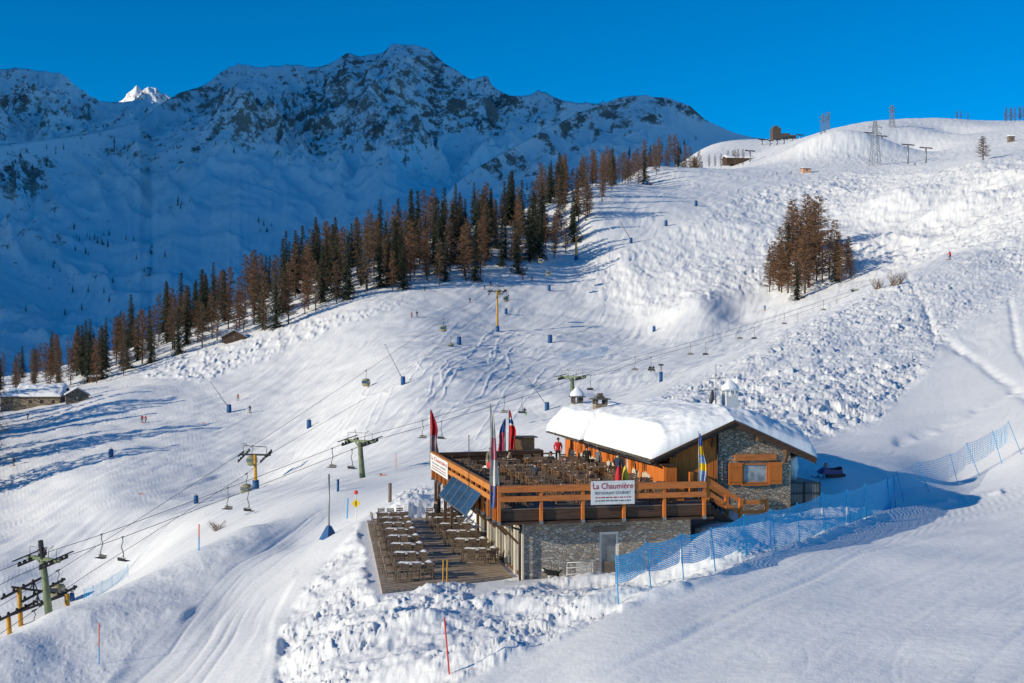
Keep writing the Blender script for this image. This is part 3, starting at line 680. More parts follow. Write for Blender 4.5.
def snow_on(args, root, parent, name="snow_cover"):
    UU, VV, ZZ = snow_cover(*args[0], **args[1]); b = BASES[root.name]
    o = grid_mesh(name, UU-b[0], VV-b[1], ZZ-b[2], M_ROOFSNOW); setpar(o, parent); return o
snow_on(((4.35, 18.0, EV, RD, ER, roof_h, 1.55, 1.9), dict(seed=3)), ch, rf)
def roof2_h(u): return 2.0+1.55*(u-AE)/(AR-AE) if u < AR else 3.55-1.45*(u-AR)/(AX-AR)
snow_on(((18.25, 27.2, AE, AR, AX, roof2_h, 1.45, 0.6), dict(seed=9)), ch, rf2)
# chimneys
def chimney(u, v, h0, h1, w, mt, rfp, cap='snow', snow=True):
    c = MB(); c.box(u-w/2, u+w/2, v-w/2, v+w/2, h0, h1); o = bl(c, "chimney", mt, ch, rfp)
    c = MB()
    for du in (-w/2+0.07, w/2-0.07):
        for dv in (-w/2+0.07, w/2-0.07): c.box(u+du-0.07, u+du+0.07, v+dv-0.07, v+dv+0.07, h1, h1+0.42)
    c.box(u-0.06, u+0.06, v-w/2, v-w/2+0.14, h1, h1+0.42)
    c.box(u-w/2-0.14, u+w/2+0.14, v-w/2-0.14, v+w/2+0.14, h1+0.42, h1+0.5)
    q = w/2+0.1; z = h1+0.5
    return o, c, z, q
def put(o_c, mt, top):
    o, c, z, q = o_c; root = o.parent
    b = BASES[ch.name]; c.v = [(x-b[0], y-b[1], zz-b[2]) for x, y, zz in c.v]; c.build("chimney_cap", mt, ch)
for (u, v, h0, h1, w, mt, rfp, sh) in ((17.2,12.0,2.4,4.95,0.78,WHITEP,rf,0.55), (11.15,25.9,2.4,4.0,0.72,STONEL,rf2,0.65)):
    o, c, z, q = chimney(u, v, h0, h1, w, mt, rfp); b = BASES[ch.name]
    bl(c, "chimney_cap", WHITEP if mt is WHITEP else SLATE, ch)
    sn = MB(); prof = [(1.0,0),(1.04,0.12),(0.92,0.35),(0.6,0.62),(0.3,0.9),(0.05,1.0)]
    n = 14; vs = []; 
    for rr_, hh in prof: vs += [(u+q*1.02*rr_*math.copysign(abs(math.cos(t))**0.6, math.cos(t)), v+q*1.02*rr_*math.copysign(abs(math.sin(t))**0.6, math.sin(t)), z+0.003+sh*hh) for t in [2*math.pi*k/n for k in range(n)]]
    fs = [(i*n+k, i*n+(k+1) % n, (i+1)*n+(k+1) % n, (i+1)*n+k) for i in range(len(prof)-1) for k in range(n)]+[tuple(range((len(prof)-1)*n, len(prof)*n))]
    sn.add(vs, fs); bl(sn, "snow_cap", M_ROOFSNOW, ch, smooth=True)
c = MB(); u, v = 11.2, 20.2; c.box(u-0.4, u+0.4, v-0.4, v+0.4, 2.2, 4.2)
bl(c, "chimney", STONE, ch, rf2)
c = MB()
for du in (-0.33, 0.33):
    for dv in (-0.33, 0.33): c.box(u+du-0.09, u+du+0.09, v+dv-0.09, v+dv+0.09, 4.2, 4.5)
c.box(u-0.62, u+0.62, v-0.55, v+0.55, 4.5, 4.57); c.box(u-0.3, u+0.25, v-0.25, v+0.3, 4.57, 4.72); c.box(u-0.16, u+0.16, v-0.2, v+0.2, 4.72, 4.92)
bl(c, "chimney_cap", SLATE, ch)
c = MB(); c.tube([(10.45,26.2,2.3),(10.45,26.2,3.5)], 0.24, 14); c.ball((10.45,26.2,3.5), 0.27, 12, 6, (1,1,0.5)); bl(c, "vent_pipe", GREYM, ch, smooth=True)
# snow hanging under the right eave
def lump(c, r, sq, seed, n=22, m_=14, amp=0.25):
    q = MB(); q.ball(c, r, n, m_, sq); rr = random.Random(seed)
    arr = np.array(q.v); d = arr-np.array(c)
    k = 1+amp*fbm(arr[:, 0]*1.7+seed, arr[:, 1]*1.7+arr[:, 2]*2.1, 3, seed)
    q.v = [tuple(x) for x in (np.array(c)+d*k[:, None])]; return q
q = lump((18.75, 8.3, 0.85), 1.0, (0.85, 1.9, 1.0), 4, amp=0.5); bl(q, "snow_heap", M_ROOFSNOW, ch, smooth=True)
# vestibule at the front corner
m = MB()
for k in range(14): m.box(10.2-0.03, 10.2+0.03, 4.05+k*0.165, 4.05+k*0.165+0.155, 0.0, 1.55)
for k in range(4): m.box(10.235+k*0.165, 10.235+k*0.165+0.155, 4.0, 4.05, 0.0, 1.55)
vb = bl(m, "porch", OR_Z, ch)
m = MB(); m.box(10.0, 10.715, 3.9, 6.6, 1.6, 1.68); bl(m, "porch_roof", BR_X, ch, vb)
m = MB(); m.tube([(9.5,4.2,1.72),(9.5,17.8,1.66)], 0.075, 8); m.tube([(9.55,4.25,1.7),(10.1,4.25,1.45),(10.66,4.3,1.35),(10.66,4.3,0)], 0.04, 8); bl(m, "gutter", DARKM, ch, smooth=True)
# ---- lower floor under the deck
m = MB()
m.box(1.55, 5.55, 0.8, 1.2, -4.1, -0.78); m.box(6.6, 10.5, 0.8, 1.2, -4.1, -0.78); m.box(5.55, 6.6, 0.8, 1.2, -1.42, -0.78)
bl(m, "basement_wall", STONEL, ch)
m = MB(); m.box(5.5, 6.65, 0.74, 0.797, -1.42, -1.12); m.box(5.2, 6.95, 0.76, 0.797, -1.40, -1.14); bl(m, "lintel", GREYWOOD, ch)
m = MB()
for q in ((5.55,5.68,-3.75,-1.425),(6.47,6.6,-3.75,-1.425),(5.68,6.47,-1.55,-1.425)): m.box(q[0], q[1], 0.86, 0.98, q[2], q[3])
dr = bl(m, "door", WHITEP, ch)
m = MB(); m.box(5.68, 6.47, 0.92, 0.94, -3.75, -1.55); bl(m, "pane", glass_mat("door_glass", (0.16,0.18,0.2), 0.06), ch, dr)
m = MB(); m.box(5.7, 6.46, 0.885, 0.915, -3.75, -2.95)
for k in range(5): m.box(5.7, 6.46, 0.875, 0.885, -3.7+k*0.16, -3.6+k*0.16)
bl(m, "lower_panel", GREYWOOD, ch, dr)
for v0 in (1.2, 2.6, 5.0, 7.3, 9.8, 12.2):
    m = MB(); m.box(1.50, 1.72, v0+0.002, v0+0.45, -4.1, -0.78); bl(m, "pillar", CREAM, ch)
m = MB(); m.box(1.46, 1.55, 0.72, 1.18, -4.1, -0.78); bl(m, "corner_pillar", CREAM, ch)
m = MB(); m.box(1.72, 1.80, 1.2, 13.8, -1.2, -0.78); m.box(1.6, 1.8, 1.2, 13.8, -4.1, -3.55); m.box(1.55, 10.4, 13.6, 13.9, -4.1, -0.78); m.box(10.2, 10.5, 1.2, 13.6, -4.1, -0.78); bl(m, "basement_side", BR_Y, ch)
for v0, v1 in ((1.65,2.6),(3.05,5.0),(5.45,7.3),(7.75,9.8)):
    f = MB()
    for a in np.linspace(v0+0.06, v1-0.06, 3): f.box(1.62, 1.70, a-0.05, a+0.05, -3.55, -1.2)
    f.box(1.62, 1.70, v0, v1, -1.26, -1.2)
    o = bl(f, "window", CREAM, ch); g = MB(); g.box(1.655, 1.675, v0+0.01, v1-0.01, -3.55, -1.26); bl(g, "pane", GLASSD, ch, o)
m = MB(); m.tube([(1.36,0.62,-0.9),(1.36,0.62,-1.1),(1.3,0.55,-1.3),(1.3,0.55,-3.7)], 0.06, 8); m.tube([(0.2,2.5,-0.95),(1.36,0.62,-1.15)], 0.05, 8)
bl(m, "drain_pipe", DARKM, ch, smooth=True)

# ================================================================== UPPER DECK
dk = frame_thing("wooden_deck", 5.5, 10, -0.8, "raised wooden restaurant deck with orange railings in front of the chalet", "deck")
DL, DW = 21.0, 11.35
m = MB(); v = 0.0; k = 0
while v < DL-0.01:
    m.box(0.0, DW if v < 4.6 else 10.7, v, v+0.14, -0.05, 0.0-0.004*(k % 3)); v += 0.15; k += 1
bl(m, "floor", GREYWOOD, dk)
m = MB(); m.box(0.02, DW, 0.03, 0.2, -0.6, -0.052); m.box(0.02, 0.2, 0.2, DL, -0.6, -0.052); m.box(0.2, DW, DL-0.18, DL, -0.6, -0.052)
for vv in np.arange(1.5, DL-0.3, 1.5): m.box(0.2, DW-0.3 if vv < 4 else 10.3, vv, vv+0.16, -0.6, -0.052)
m.box(-0.25, DW+0.1, -0.12, 0.8, -0.78, -0.66)
bl(m, "beam", BR_X, dk)
m = MB(); m.box(0.05, DW, 0.2, 12.9, -0.655, -0.605); bl(m, "soffit", BR_X, dk)
m = MB()
for vv in (14.5, 17, 19.5, 20.9):
    for uu_ in (0.15, 3.5, 7):
        m = MB(); m.box(uu_-0.09, uu_+0.09, vv-0.09, vv+0.09, -4.0, -0.61); bl(m, "support_post", BR_Y, dk)
for vv in (1.6, 4.6, 7.6, 10.6, 13.4):
    m = MB(); m.bar((1.45, vv, -2.0), (0.12, vv, -0.66), 0.12); bl(m, "brace", BR_Y, dk)
def rail_line(a, b, posts, topz=1.12, mat_r=OR_X, mat_p=OR_Z, mids=(0.52,), post_bot=-0.67, th=0.27, post_w=0.15, name="railing", foot=True, outward=(0, -1)):
    """two boards on posts between (u,v) a and b"""
    ax, ay = a; bx, by = b; d = Vector((bx-ax, by-ay, 0)); L = d.length; d.normalize(); n = Vector((outward[0], outward[1], 0))
    q = MB()
    A = Vector((ax, ay, 0)); B = Vector((bx, by, 0))
    q.bar(A+Vector((0,0,topz-th/2))+n*0.10, B+Vector((0,0,topz-th/2))+n*0.10, 0.055, th)
    q.bar(A+Vector((0,0,topz+0.02)), B+Vector((0,0,topz+0.02)), 0.26, 0.05)
    for mz in mids: q.bar(A+Vector((0,0,mz))+n*0.10, B+Vector((0,0,mz))+n*0.10, 0.055, th)
    r_ = bl(q, name, mat_r, dk)
    for i in range(posts):
        P = A+d*(0.08+(L-0.16)*i/(posts-1)); q = MB()
        q.box(P.x-post_w/2, P.x+post_w/2, P.y-post_w/2, P.y+post_w/2, post_bot if foot else 0.0, topz-0.006)
        if foot: q.v = [(x+n.x*0.0, y+n.y*(-0.0), z) for x, y, z in q.v]
        po = bl(q, "post", mat_p, dk, r_)
        if foot:
            q = MB(); q.box(P.x-0.09, P.x+0.09, P.y-0.09, P.y+0.09, post_bot-0.1, post_bot+0.06); bl(q, "post_foot", GREYM, dk)
    return r_
rail_line((0, -0.09), (11.0, -0.09), 6)
rail_line((-0.09, 0.1), (-0.09, 20.8), 14, mat_r=OR_Y, outward=(-1, 0), post_bot=-0.6)
rail_line((0, 21.1), (7.6, 21.6), 6, topz=1.0, mat_r=BR_X, mat_p=BR_Y, mids=(0.62, 0.28), th=0.33, outward=(0, -1), foot=False)
# inner screen on the left and the long bench boards at the back
m = MB(); m.box(11.15, 11.32, 0.2, 0.35, 0, 1.3); bl(m, "corner_post", OR_Z, dk)
# stair down on the right
sp = MB(); st = frame_thing("wooden_staircase", 12.4, 2.5, -1.7, "wooden stairs with orange handrails descending beside the stone gable wall", "staircase")
m = MB()
for k in range(8): m.box(11.45+k*0.3, 11.45+k*0.3+0.32, 1.4, 3.2, -0.2-k*0.2, -0.15-k*0.2)
bl(m, "step", GREYWOOD, st)
m = MB(); m.bar((11.4,1.35,-0.25), (13.9,1.35,-1.9), 0.07, 0.3); m.bar((11.4,3.25,-0.25), (13.9,3.25,-1.9), 0.07, 0.3); bl(m, "stringer", BR_X, st)
for vv in (1.3, 3.3):
    m = MB(); m.bar((11.45,vv,1.2), (13.55,vv,-0.12), 0.07, 0.25); m.bar((11.45,vv,0.55), (13.55,vv,-0.78), 0.07, 0.2)
    hr_ = bl(m, "handrail", OR_X, st)
    for (uu_, h0, h1) in ((11.45,-0.6,1.3),(13.5,-1.9,0.05)):
        m = MB(); m.box(uu_-0.1, uu_+0.1, vv-0.1, vv+0.1, h0, h1); bl(m, "post", OR_Z, st, hr_)
m = MB(); m.box(13.6,15.0,1.25,1.35,-0.28,-0.05); m.box(13.6,15.0,1.25,1.35,-0.78,-0.6); m.box(14.9,15.05,1.2,1.4,-1.8,0); bl(m, "landing_rail", OR_X, st)

# ---- lower terrace: boards on the snow
tr_ = frame_thing("lower_terrace", -3, 10, -3.8, "lower terrace of weathered planks with partly melted snow, left of the stone basement", "terrace")
A0, A1, A2, A3 = [to_uv(x, y) for x, y in ((-6.25,61.6),(-9.75,86.0),(-3.9,88.2),(0.0,65.6))]
m = MB(); n = 92; r4 = random.Random(8)
for k in range(n):
    t0 = k/n; t1 = (k+0.92)/n
    l0 = [A0[i]+(A1[i]-A0[i])*t0 for i in (0, 1)]; l1 = [A0[i]+(A1[i]-A0[i])*t1 for i in (0, 1)]
    r0 = [A3[i]+(A2[i]-A3[i])*t0 for i in (0, 1)]; r1 = [A3[i]+(A2[i]-A3[i])*t1 for i in (0, 1)]
    dz = r4.uniform(-0.01, 0.01)
    m.hexa([(*l0,-3.75),(*r0,-3.75),(*r1,-3.75),(*l1,-3.75),(*l0,-3.62+dz),(*r0,-3.62+dz),(*r1,-3.62+dz),(*l1,-3.62+dz)])
def wetboards():
    mm = DECKW.copy(); mm.name = "snowy_boards"; nt = mm.node_tree; p = nt.nodes["Principled BSDF"]
    src = p.inputs["Base Color"].links[0].from_socket
    tc = nt.nodes.new("ShaderNodeTexCoord"); mp = nt.nodes.new("ShaderNodeMapping"); mp.inputs["Scale"].default_value = (0.35, 1.6, 1)
    n_ = nt.nodes.new("ShaderNodeTexNoise"); n_.inputs["Scale"].default_value = 1.1; n_.inputs["Detail"].default_value = 7; n_.inputs["Roughness"].default_value = 0.65
    r = nt.nodes.new("ShaderNodeValToRGB"); r.color_ramp.elements[0].position = 0.56; r.color_ramp.elements[1].position = 0.68
    mx = nt.nodes.new("ShaderNodeMix"); mx.data_type = 'RGBA'; mx.inputs[7].default_value = (0.62, 0.60, 0.57, 1)
    nt.links.new(tc.outputs["Object"], mp.inputs[0]); nt.links.new(mp.outputs[0], n_.inputs["Vector"]); nt.links.new(n_.outputs["Fac"], r.inputs[0])
    nt.links.new(r.outputs[0], mx.inputs["Factor"]); nt.links.new(src, mx.inputs[6]); nt.links.new(mx.outputs[2], p.inputs["Base Color"]); return mm
bl(m, "floor", wetboards(), tr_)

# ================================================================== furniture
def make_table(name, L, W, H, mt, label, cat, snow=False):
    t = empty(name, (0,0,0), 0, label, cat)
    m = MB()
    for k in range(5): m.box(-W/2+k*W/5, -W/2+(k+1)*W/5-0.01, -L/2, L/2, H-0.045, H)
    m.box(-W/2+0.08, W/2-0.08, -L/2+0.1, -L/2+0.16, H-0.1, H-0.046); m.box(-W/2+0.08, W/2-0.08, L/2-0.16, L/2-0.1, H-0.1, H-0.046)
    m.build("tabletop", mt, t)
    for sy in (-1, 1):
        for sx in (-1, 1):
            q = MB(); q.bar((sx*(W/2-0.1), sy*(L/2-0.14), 0), (sx*(W/2-0.1), sy*(L/2-0.14), H-0.1), 0.07); q.build("leg", mt, t)
    if snow:
        us = np.linspace(-W/2, W/2, 16); vs = np.linspace(-L/2, L/2, 26); UU, VV = np.meshgrid(us, vs)
        e = np.clip(np.minimum(W/2-np.abs(UU), L/2-np.abs(VV))/0.12, 0, 1); e2 = np.clip(np.abs(VV)/0.12, 0, 1)
        ZZ = H-0.04+np.sqrt(1-(1-e)**2)*(0.16*vnoise(UU*3.5+L*9, VV*3.1, 5))*e2
        o = grid_mesh("snow_layer", UU, VV, ZZ, M_ROOFSNOW); setpar(o, t)
    return t
def make_chair(name, mt, label, cat, fabric=None):
    t = empty(name, (0,0,0), 0, label, cat)
    m = MB()
    for k in range(4): m.box(-0.22, 0.22, -0.21+k*0.107, -0.21+k*0.107+0.095, 0.43, 0.455)
    m.build("seat", mt, t)
    m = MB()
    for k in range(3): m.bar((-0.22, 0.235+0.02*k, 0.62+k*0.12), (0.22, 0.235+0.02*k, 0.62+k*0.12), 0.02, 0.085)
    m.build("backrest", fabric or mt, t)
    for sx in (-1, 1):
        q = MB(); q.bar((sx*0.21, -0.2, 0), (sx*0.21, -0.2, 0.45), 0.035); q.build("leg", mt, t)
        q = MB(); q.bar((sx*0.21, 0.26, 0), (sx*0.21, 0.2, 0.45), 0.035); q.bar((sx*0.21, 0.2, 0.45), (sx*0.21, 0.285, 0.93), 0.035); q.build("leg", mt, t)
    return t
first = {}
def place(kind, maker, base, h, u, v, rz, label, group, z_extra=0):
    p = loc(u, v, h+z_extra)
    if kind not in first:
        o = maker(); first[kind] = o; o.location = p; o.rotation_euler = (0, 0, TH+rz); o["group"] = group; o["label"] = label; return o
    return dup(first[kind], p, TH+rz, label, group)
WIRE = mat("china_and_glass", (0.65,0.66,0.68), 0.2)
r5 = random.Random(21)
def thing_obj(mb, name, mt, p, rz, label, cat, group=None, smooth=None, scale=None):
    o = mb.build(name, mt, None, smooth); o.location = p; o.rotation_euler = (0, 0, rz)
    return tag(o, label, cat, group)
rowsv = [1.5, 3.7, 5.9, 8.1, 10.3, 12.5, 14.7, 16.9, 19.1]
colsu = [1.35, 4.05, 6.6, 8.95]
rowname = ["first", "second", "third", "fourth", "fifth", "sixth", "seventh", "eighth", "ninth"]
colname = ["along the left railing", "in the left middle line", "in the right middle line", "nearest the chalet windows"]
plates = None
for ci, cu in enumerate(colsu):
    for ri, rv in enumerate(rowsv):
        if ci == 3 and ri in (4,): continue          # the way to the door stays free
        uu_ = cu+r5.uniform(-0.12, 0.12); vv = rv+r5.uniform(-0.12, 0.12); a = math.pi/2+r5.uniform(-0.05, 0.05)
        place("dt", lambda: make_table("dining_table", 1.5, 0.8, 0.75, FURN, "", "table"), None, 0.0, uu_, vv, a,
              "brown deck table %s, %s row from the front railing" % (colname[ci], rowname[ri]), "tables on the upper deck")
        for sx in (-0.36, 0.36):
            for sy, ra in ((-1, math.pi), (1, 0)):
                if r5.random() < 0.10: continue
                place("dc", lambda: make_chair("dining_chair", FURN, "", "chair", FURN2), None, 0.0, uu_+sx+r5.uniform(-0.07,0.07), vv+sy*(0.62+r5.uniform(-0.05,0.14)), ra+r5.uniform(-0.25, 0.25),
                      "brown slatted chair at a deck table %s" % colname[ci], "chairs at tables %s" % colname[ci])
        # plates and glasses left on the table
        for q in range(2 if r5.random() < 0.7 else 1):
            du, dv = r5.uniform(-0.55, 0.55), r5.uniform(-0.2, 0.2)
            if plates is None:
                m = MB(); m.tube([(0,0,0),(0,0,0.012),(0,0,0.022)], [0.08,0.13,0.15], 14); plates = thing_obj(m, "plate", WIRE, loc(uu_+du, vv+dv, 0.752), 0, "white plate left on a deck table", "plate", "plates on the deck tables", True)
            else:
                o = plates.copy(); COL.objects.link(o); o.location = loc(uu_+du, vv+dv, 0.752)
            
# red and yellow folded parasols by the front rail
def parasol(u, v, mt, label):
    t = frame_thing("folded_parasol", u, v, 0, label, "parasol")
    m = MB(); m.tube([(u,v,0.0),(u,v,2.0)], 0.03, 8); bl(m, "pole", GREYM, t)
    m = MB(); m.tube([(u,v,0.3),(u,v,0.7),(u,v,1.5),(u,v,1.85),(u,v,1.95)], [0.17,0.2,0.15,0.08,0.03], 10); bl(m, "canopy", mt, t, smooth=True)
    m = MB(); m.tube([(u,v,0.004),(u,v,0.09)], 0.26, 12); bl(m, "base", DARKM, t)
parasol(6.55, 0.75, REDC, "folded red parasol standing behind the white sign on the front railing")
parasol(7.0, 1.0, YELP, "folded yellow parasol right of the red one behind the front railing")
# potted flower boxes / firewood crates near the chalet wall
for (u, v, lab) in ((9.9, 5.1-3.3, "small orange wooden counter on the deck near the front right corner"),):
    t = frame_thing("serving_counter", u, v, 0, lab, "counter")
    m = MB(); m.box(u-0.5,u+0.5,v-0.3,v+0.3,0.0,0.85); bl(m, "body", OR_Z, t); m = MB(); m.box(u-0.56,u+0.56,v-0.36,v+0.36,0.852,0.9); bl(m, "top", FURN, t)

# signs
def text_mesh(s_, size, mt, name, parent, M, extr=0.004, xs=1.0, shear=0, bold=0.0):
    cu = bpy.data.curves.new(name, 'FONT'); cu.body = s_; cu.size = size; cu.extrude = extr; cu.align_x = 'CENTER'; cu.align_y = 'CENTER'; cu.offset = bold; cu.shear = shear
    o = bpy.data.objects.new(name, cu); COL.objects.link(o); dg = bpy.context.evaluated_depsgraph_get()
    me = bpy.data.meshes.new_from_object(o.evaluated_get(dg)); bpy.data.objects.remove(o)
    me.transform(M @ Matrix.Diagonal((xs, 1, 1, 1))); me.materials.clear(); me.materials.append(mt)
    o = bpy.data.objects.new(name, me); COL.objects.link(o); setpar(o, parent); return o
LETR = mat("sign_red", (0.42,0.03,0.05), 0.6); LETG = mat("sign_grey", (0.09,0.10,0.13), 0.6)
def banner(c, ru, w, h, label):
    """c = (u,v,h) centre; ru: 'front' or 'left'"""
    t = frame_thing("banner_sign", c[0], c[1], c[2]-h/2, label, "sign")
    b = BASES[t.name]
    m = MB()
    if ru == 'front': m.box(c[0]-w/2, c[0]+w/2, c[1]-0.015, c[1]+0.015, c[2]-h/2, c[2]+h/2)
    else: m.box(c[0]-0.015, c[0]+0.015, c[1]-w/2, c[1]+w/2, c[2]-h/2, c[2]+h/2)
    bl(m, "board", WHC, t)
    def M(dx, dz):
        if ru == 'front': return Matrix.Translation((dx, -0.018, dz+h/2)) @ Matrix.Rotation(math.pi/2, 4, 'X')
        return Matrix.Translation((-0.018, -dx, dz+h/2)) @ Matrix.Rotation(-math.pi/2, 4, 'Z') @ Matrix.Rotation(math.pi/2, 4, 'X')
    k = w/2.3
    text_mesh("La Chaumière", 0.44*h/1.25, LETR, "lettering", t, M(0, 0.27*h), xs=0.86*k/(h/1.25), bold=0.004)
    text_mesh("RESTAURANT GOURMET", 0.21*h/1.25, LETG, "lettering", t, M(0, -0.02*h), xs=0.80*k/(h/1.25))
    for zz, mt in ((-0.2, LETR), (-0.34, LETG)):
        q = MB(); x = -w*0.40; rr = random.Random(int(100-zz*100))
        while x < w*0.4:
            l = rr.uniform(0.05, 0.2)*k
            p0 = M(x, zz*h) @ Vector((0,0,0.002)); p1 = M(min(x+l, w*0.41), zz*h) @ Vector((0,0,0.002))
            q.bar(p0, p1, 0.008, 0.045*h); x += l+0.05
        q.build("lettering", mt, t)
banner((6.0-0.05, -0.26, 0.73), 'front', 2.3, 1.2, "white restaurant sign with dark red lettering on the front railing")
banner((-0.26, 17.0, 0.58), 'left', 6.9, 1.05, "long white banner with red lettering on the far left railing")

# solar panels on the left edge
sp_ = frame_thing("solar_panel_array", -0.4, 7.6, -1.0, "row of dark blue solar panels tilted out from the deck's left edge", "solar panels")
pv0, pv1 = 3.1, 12.1
T0 = Vector((-0.16, 0, 0.42)); T1 = Vector((-1.0, 0, -0.72)); nrm = (T1-T0).cross(Vector((0,1,0))).normalized()
if nrm.z < 0: nrm = -nrm
for k in range(5):
    a = pv0+(pv1-pv0)*k/5+0.03; b = pv0+(pv1-pv0)*(k+1)/5-0.03
    m = MB(); m.prism([T0+Vector((0,a,0)), T0+Vector((0,b,0)), T1+Vector((0,b,0)), T1+Vector((0,a,0))], nrm*0.05)
    o = bl(m, "panel", PANEL, sp_)
    m = MB(); off = nrm*0.052
    for (P, Q) in ((T0+Vector((0,a,0)), T1+Vector((0,a,0))), (T0+Vector((0,b,0)), T1+Vector((0,b,0))), (T0+Vector((0,a,0)), T0+Vector((0,b,0))), (T1+Vector((0,a,0)), T1+Vector((0,b,0)))): m.bar(P+off, Q+off, 0.05, 0.03, up=nrm)
    bl(m, "frame", GREYM, sp_, o)
m = MB()
for vv in (3.3, 7.6, 11.9): m.bar((T1.x, vv, T1.z), (0.1, vv, -1.6 if vv < 20 else 0), 0.06); m.bar((T0.x, vv, T0.z-0.05), (0.05, vv, T0.z-0.5), 0.06)
bl(m, "bracket", GREYM, sp_)

# flags: tall feather banners on poles, cloth hanging limp in folds
def feather(P, H, rz, bands, label, width=0.42, top=0.97, bottom=0.22, polemat=GREYM, seed=1, lean=0.0, name="feather_flag"):
    t = empty(name, P, rz, label, "flag")
    m = MB(); m.tube([(0,0,0),(0,0,H*0.55),(lean,0,H)], [0.035,0.028,0.016], 8); m.build("pole", polemat, t, True)
    n = 26; z0, z1 = H*bottom, H*top; k0 = 0
    # one strip of cloth, pleated, per colour band
    bnd = bands
    acc = 0
    for (frac, mt) in bnd:
        q = MB(); rows_ = 14; nn = 13; vs = []
        for i in range(rows_+1):
            s_ = acc+frac*i/rows_; z = z1-(z1-z0)*s_
            w = width*(0.12+0.88*min(1, s_*2.2)**0.8)*(1-0.12*math.sin(s_*9+seed))
            for j in range(nn):
                x = j/(nn-1)
                fold = math.sin(x*math.pi*3.2+seed+s_*3)*0.10*min(1, s_*3)
                vs.append((0.03+x*w+lean*(1-s_)*0.6, fold+0.02*math.sin(s_*20+j), z-0.06*x*math.sin(s_*4)))
        m0 = len(vs); vs2 = [(x, y+0.012, z) for x, y, z in vs]
        fs = []
        for i in range(rows_):
            for j in range(nn-1):
                a = i*nn+j; fs.append((a, a+1, a+nn+1, a+nn)); fs.append((m0+a, m0+a+nn, m0+a+nn+1, m0+a+1))
        q.add(vs+vs2, fs); q.build("cloth", mt, t, True); acc += frac
    return t
feather(loc(-0.2, 21.0, 0.0), 4.0, 0.3, [(0.55, REDC), (0.45, mat("faded_rose_cloth", (0.50,0.28,0.27), 0.8))], "red feather flag at the far left corner of the deck", 0.5, seed=2)
feather(loc(-0.32, 0.1, -0.4), 5.7, 0.2, [(0.30, mat("ivory_cloth", (0.72,0.66,0.58), 0.85)), (0.22, mat("rose_cloth", (0.66,0.22,0.26), 0.85)), (0.26, mat("cream_cloth", (0.70,0.66,0.60), 0.85)), (0.22, mat("soft_blue_cloth", (0.10,0.16,0.42), 0.85))], "tall ivory, rose and blue flag hanging at the front left deck corner", 0.36, bottom=0.08, seed=4)
m = MB(); m.tube([(0,0,0),(0,0,3.3)], 0.022, 8); thing_obj(m, "flagpole", DARKM, loc(-0.3, 6.2, 0), 0, "bare thin pole behind the tall ivory and rose flag", "flagpole")
P = loc(5.65, 23.6, -0.3)
feather(P, 4.1, 0.2, [(0.18, REDC), (0.05, WHC), (0.10, BLC), (0.05, WHC), (0.62, REDC)], "red flag crossed with blue and white behind the back railing", 0.42, bottom=0.3, seed=6)
P = loc(5.3, 23.0, -0.3)
feather(P, 3.5, 3.4, [(0.35, BLC), (0.65, PINKC)], "blue and pink flag hanging left of the red crossed flag", 0.5, bottom=0.25, seed=9)
feather(loc(10.72, 0.15, 0.0), 3.75, -0.25, [(0.2, BLC), (0.14, YELP), (0.14, mat("pale_blue_cloth", (0.28,0.40,0.62), 0.8)), (0.12, YELP), (0.4, mat("pale_blue_cloth2", (0.30,0.42,0.64), 0.8))], "blue and yellow flag at the right end of the front railing", 0.32, bottom=0.12, seed=12)

# stall with roof behind the deck
t = frame_thing("wooden_kiosk", 6.2, 23.9, -0.2, "small wooden box kiosk on legs behind the deck's back railing", "kiosk")
m = MB(); m.box(6.1, 7.45, 23.5, 24.5, 0.95, 1.72); bl(m, "body", wood_mat("kiosk_boards", (0.36,0.24,0.12), (0.24,0.15,0.07), 0), t)
m = MB(); m.box(5.95, 7.65, 23.3, 24.7, 1.75, 1.82); bl(m, "roof", SLATE, t)
m = MB(); m.box(5.75, 7.95, 23.15, 24.3, 0.78, 0.93); bl(m, "counter", FURN2, t)
for uu_ in (5.9, 7.8):
    m = MB(); m.box(uu_-0.07, uu_+0.07, 23.3, 24.1, -0.2, 0.78); bl(m, "leg", FURN2, t)
# back benches leaning
def xt(u, v, rz, label):
    t = empty("picnic_table", loc(u, v, 0), TH+rz, label, "table")
    m = MB(); m.box(-0.95,0.95,-0.38,0.38,0.72,0.77); m.build("tabletop", FURN, t)
    for sy in (-0.72, 0.72):
        m = MB(); m.box(-0.95,0.95,sy-0.13,sy+0.13,0.42,0.46); m.build("bench", FURN, t)
    for sx in (-0.7, 0.7):
        m = MB(); m.bar((sx,-0.6,0),(sx,0.3,0.72),0.09,0.05); m.bar((sx,0.6,0),(sx,-0.3,0.72),0.09,0.05); m.bar((sx,-0.85,0.38),(sx,0.85,0.38),0.05,0.09); m.build("leg", FURN, t)
xt(7.6, 22.3, 0.15, "brown picnic table between the kiosk and the man in the red jacket")

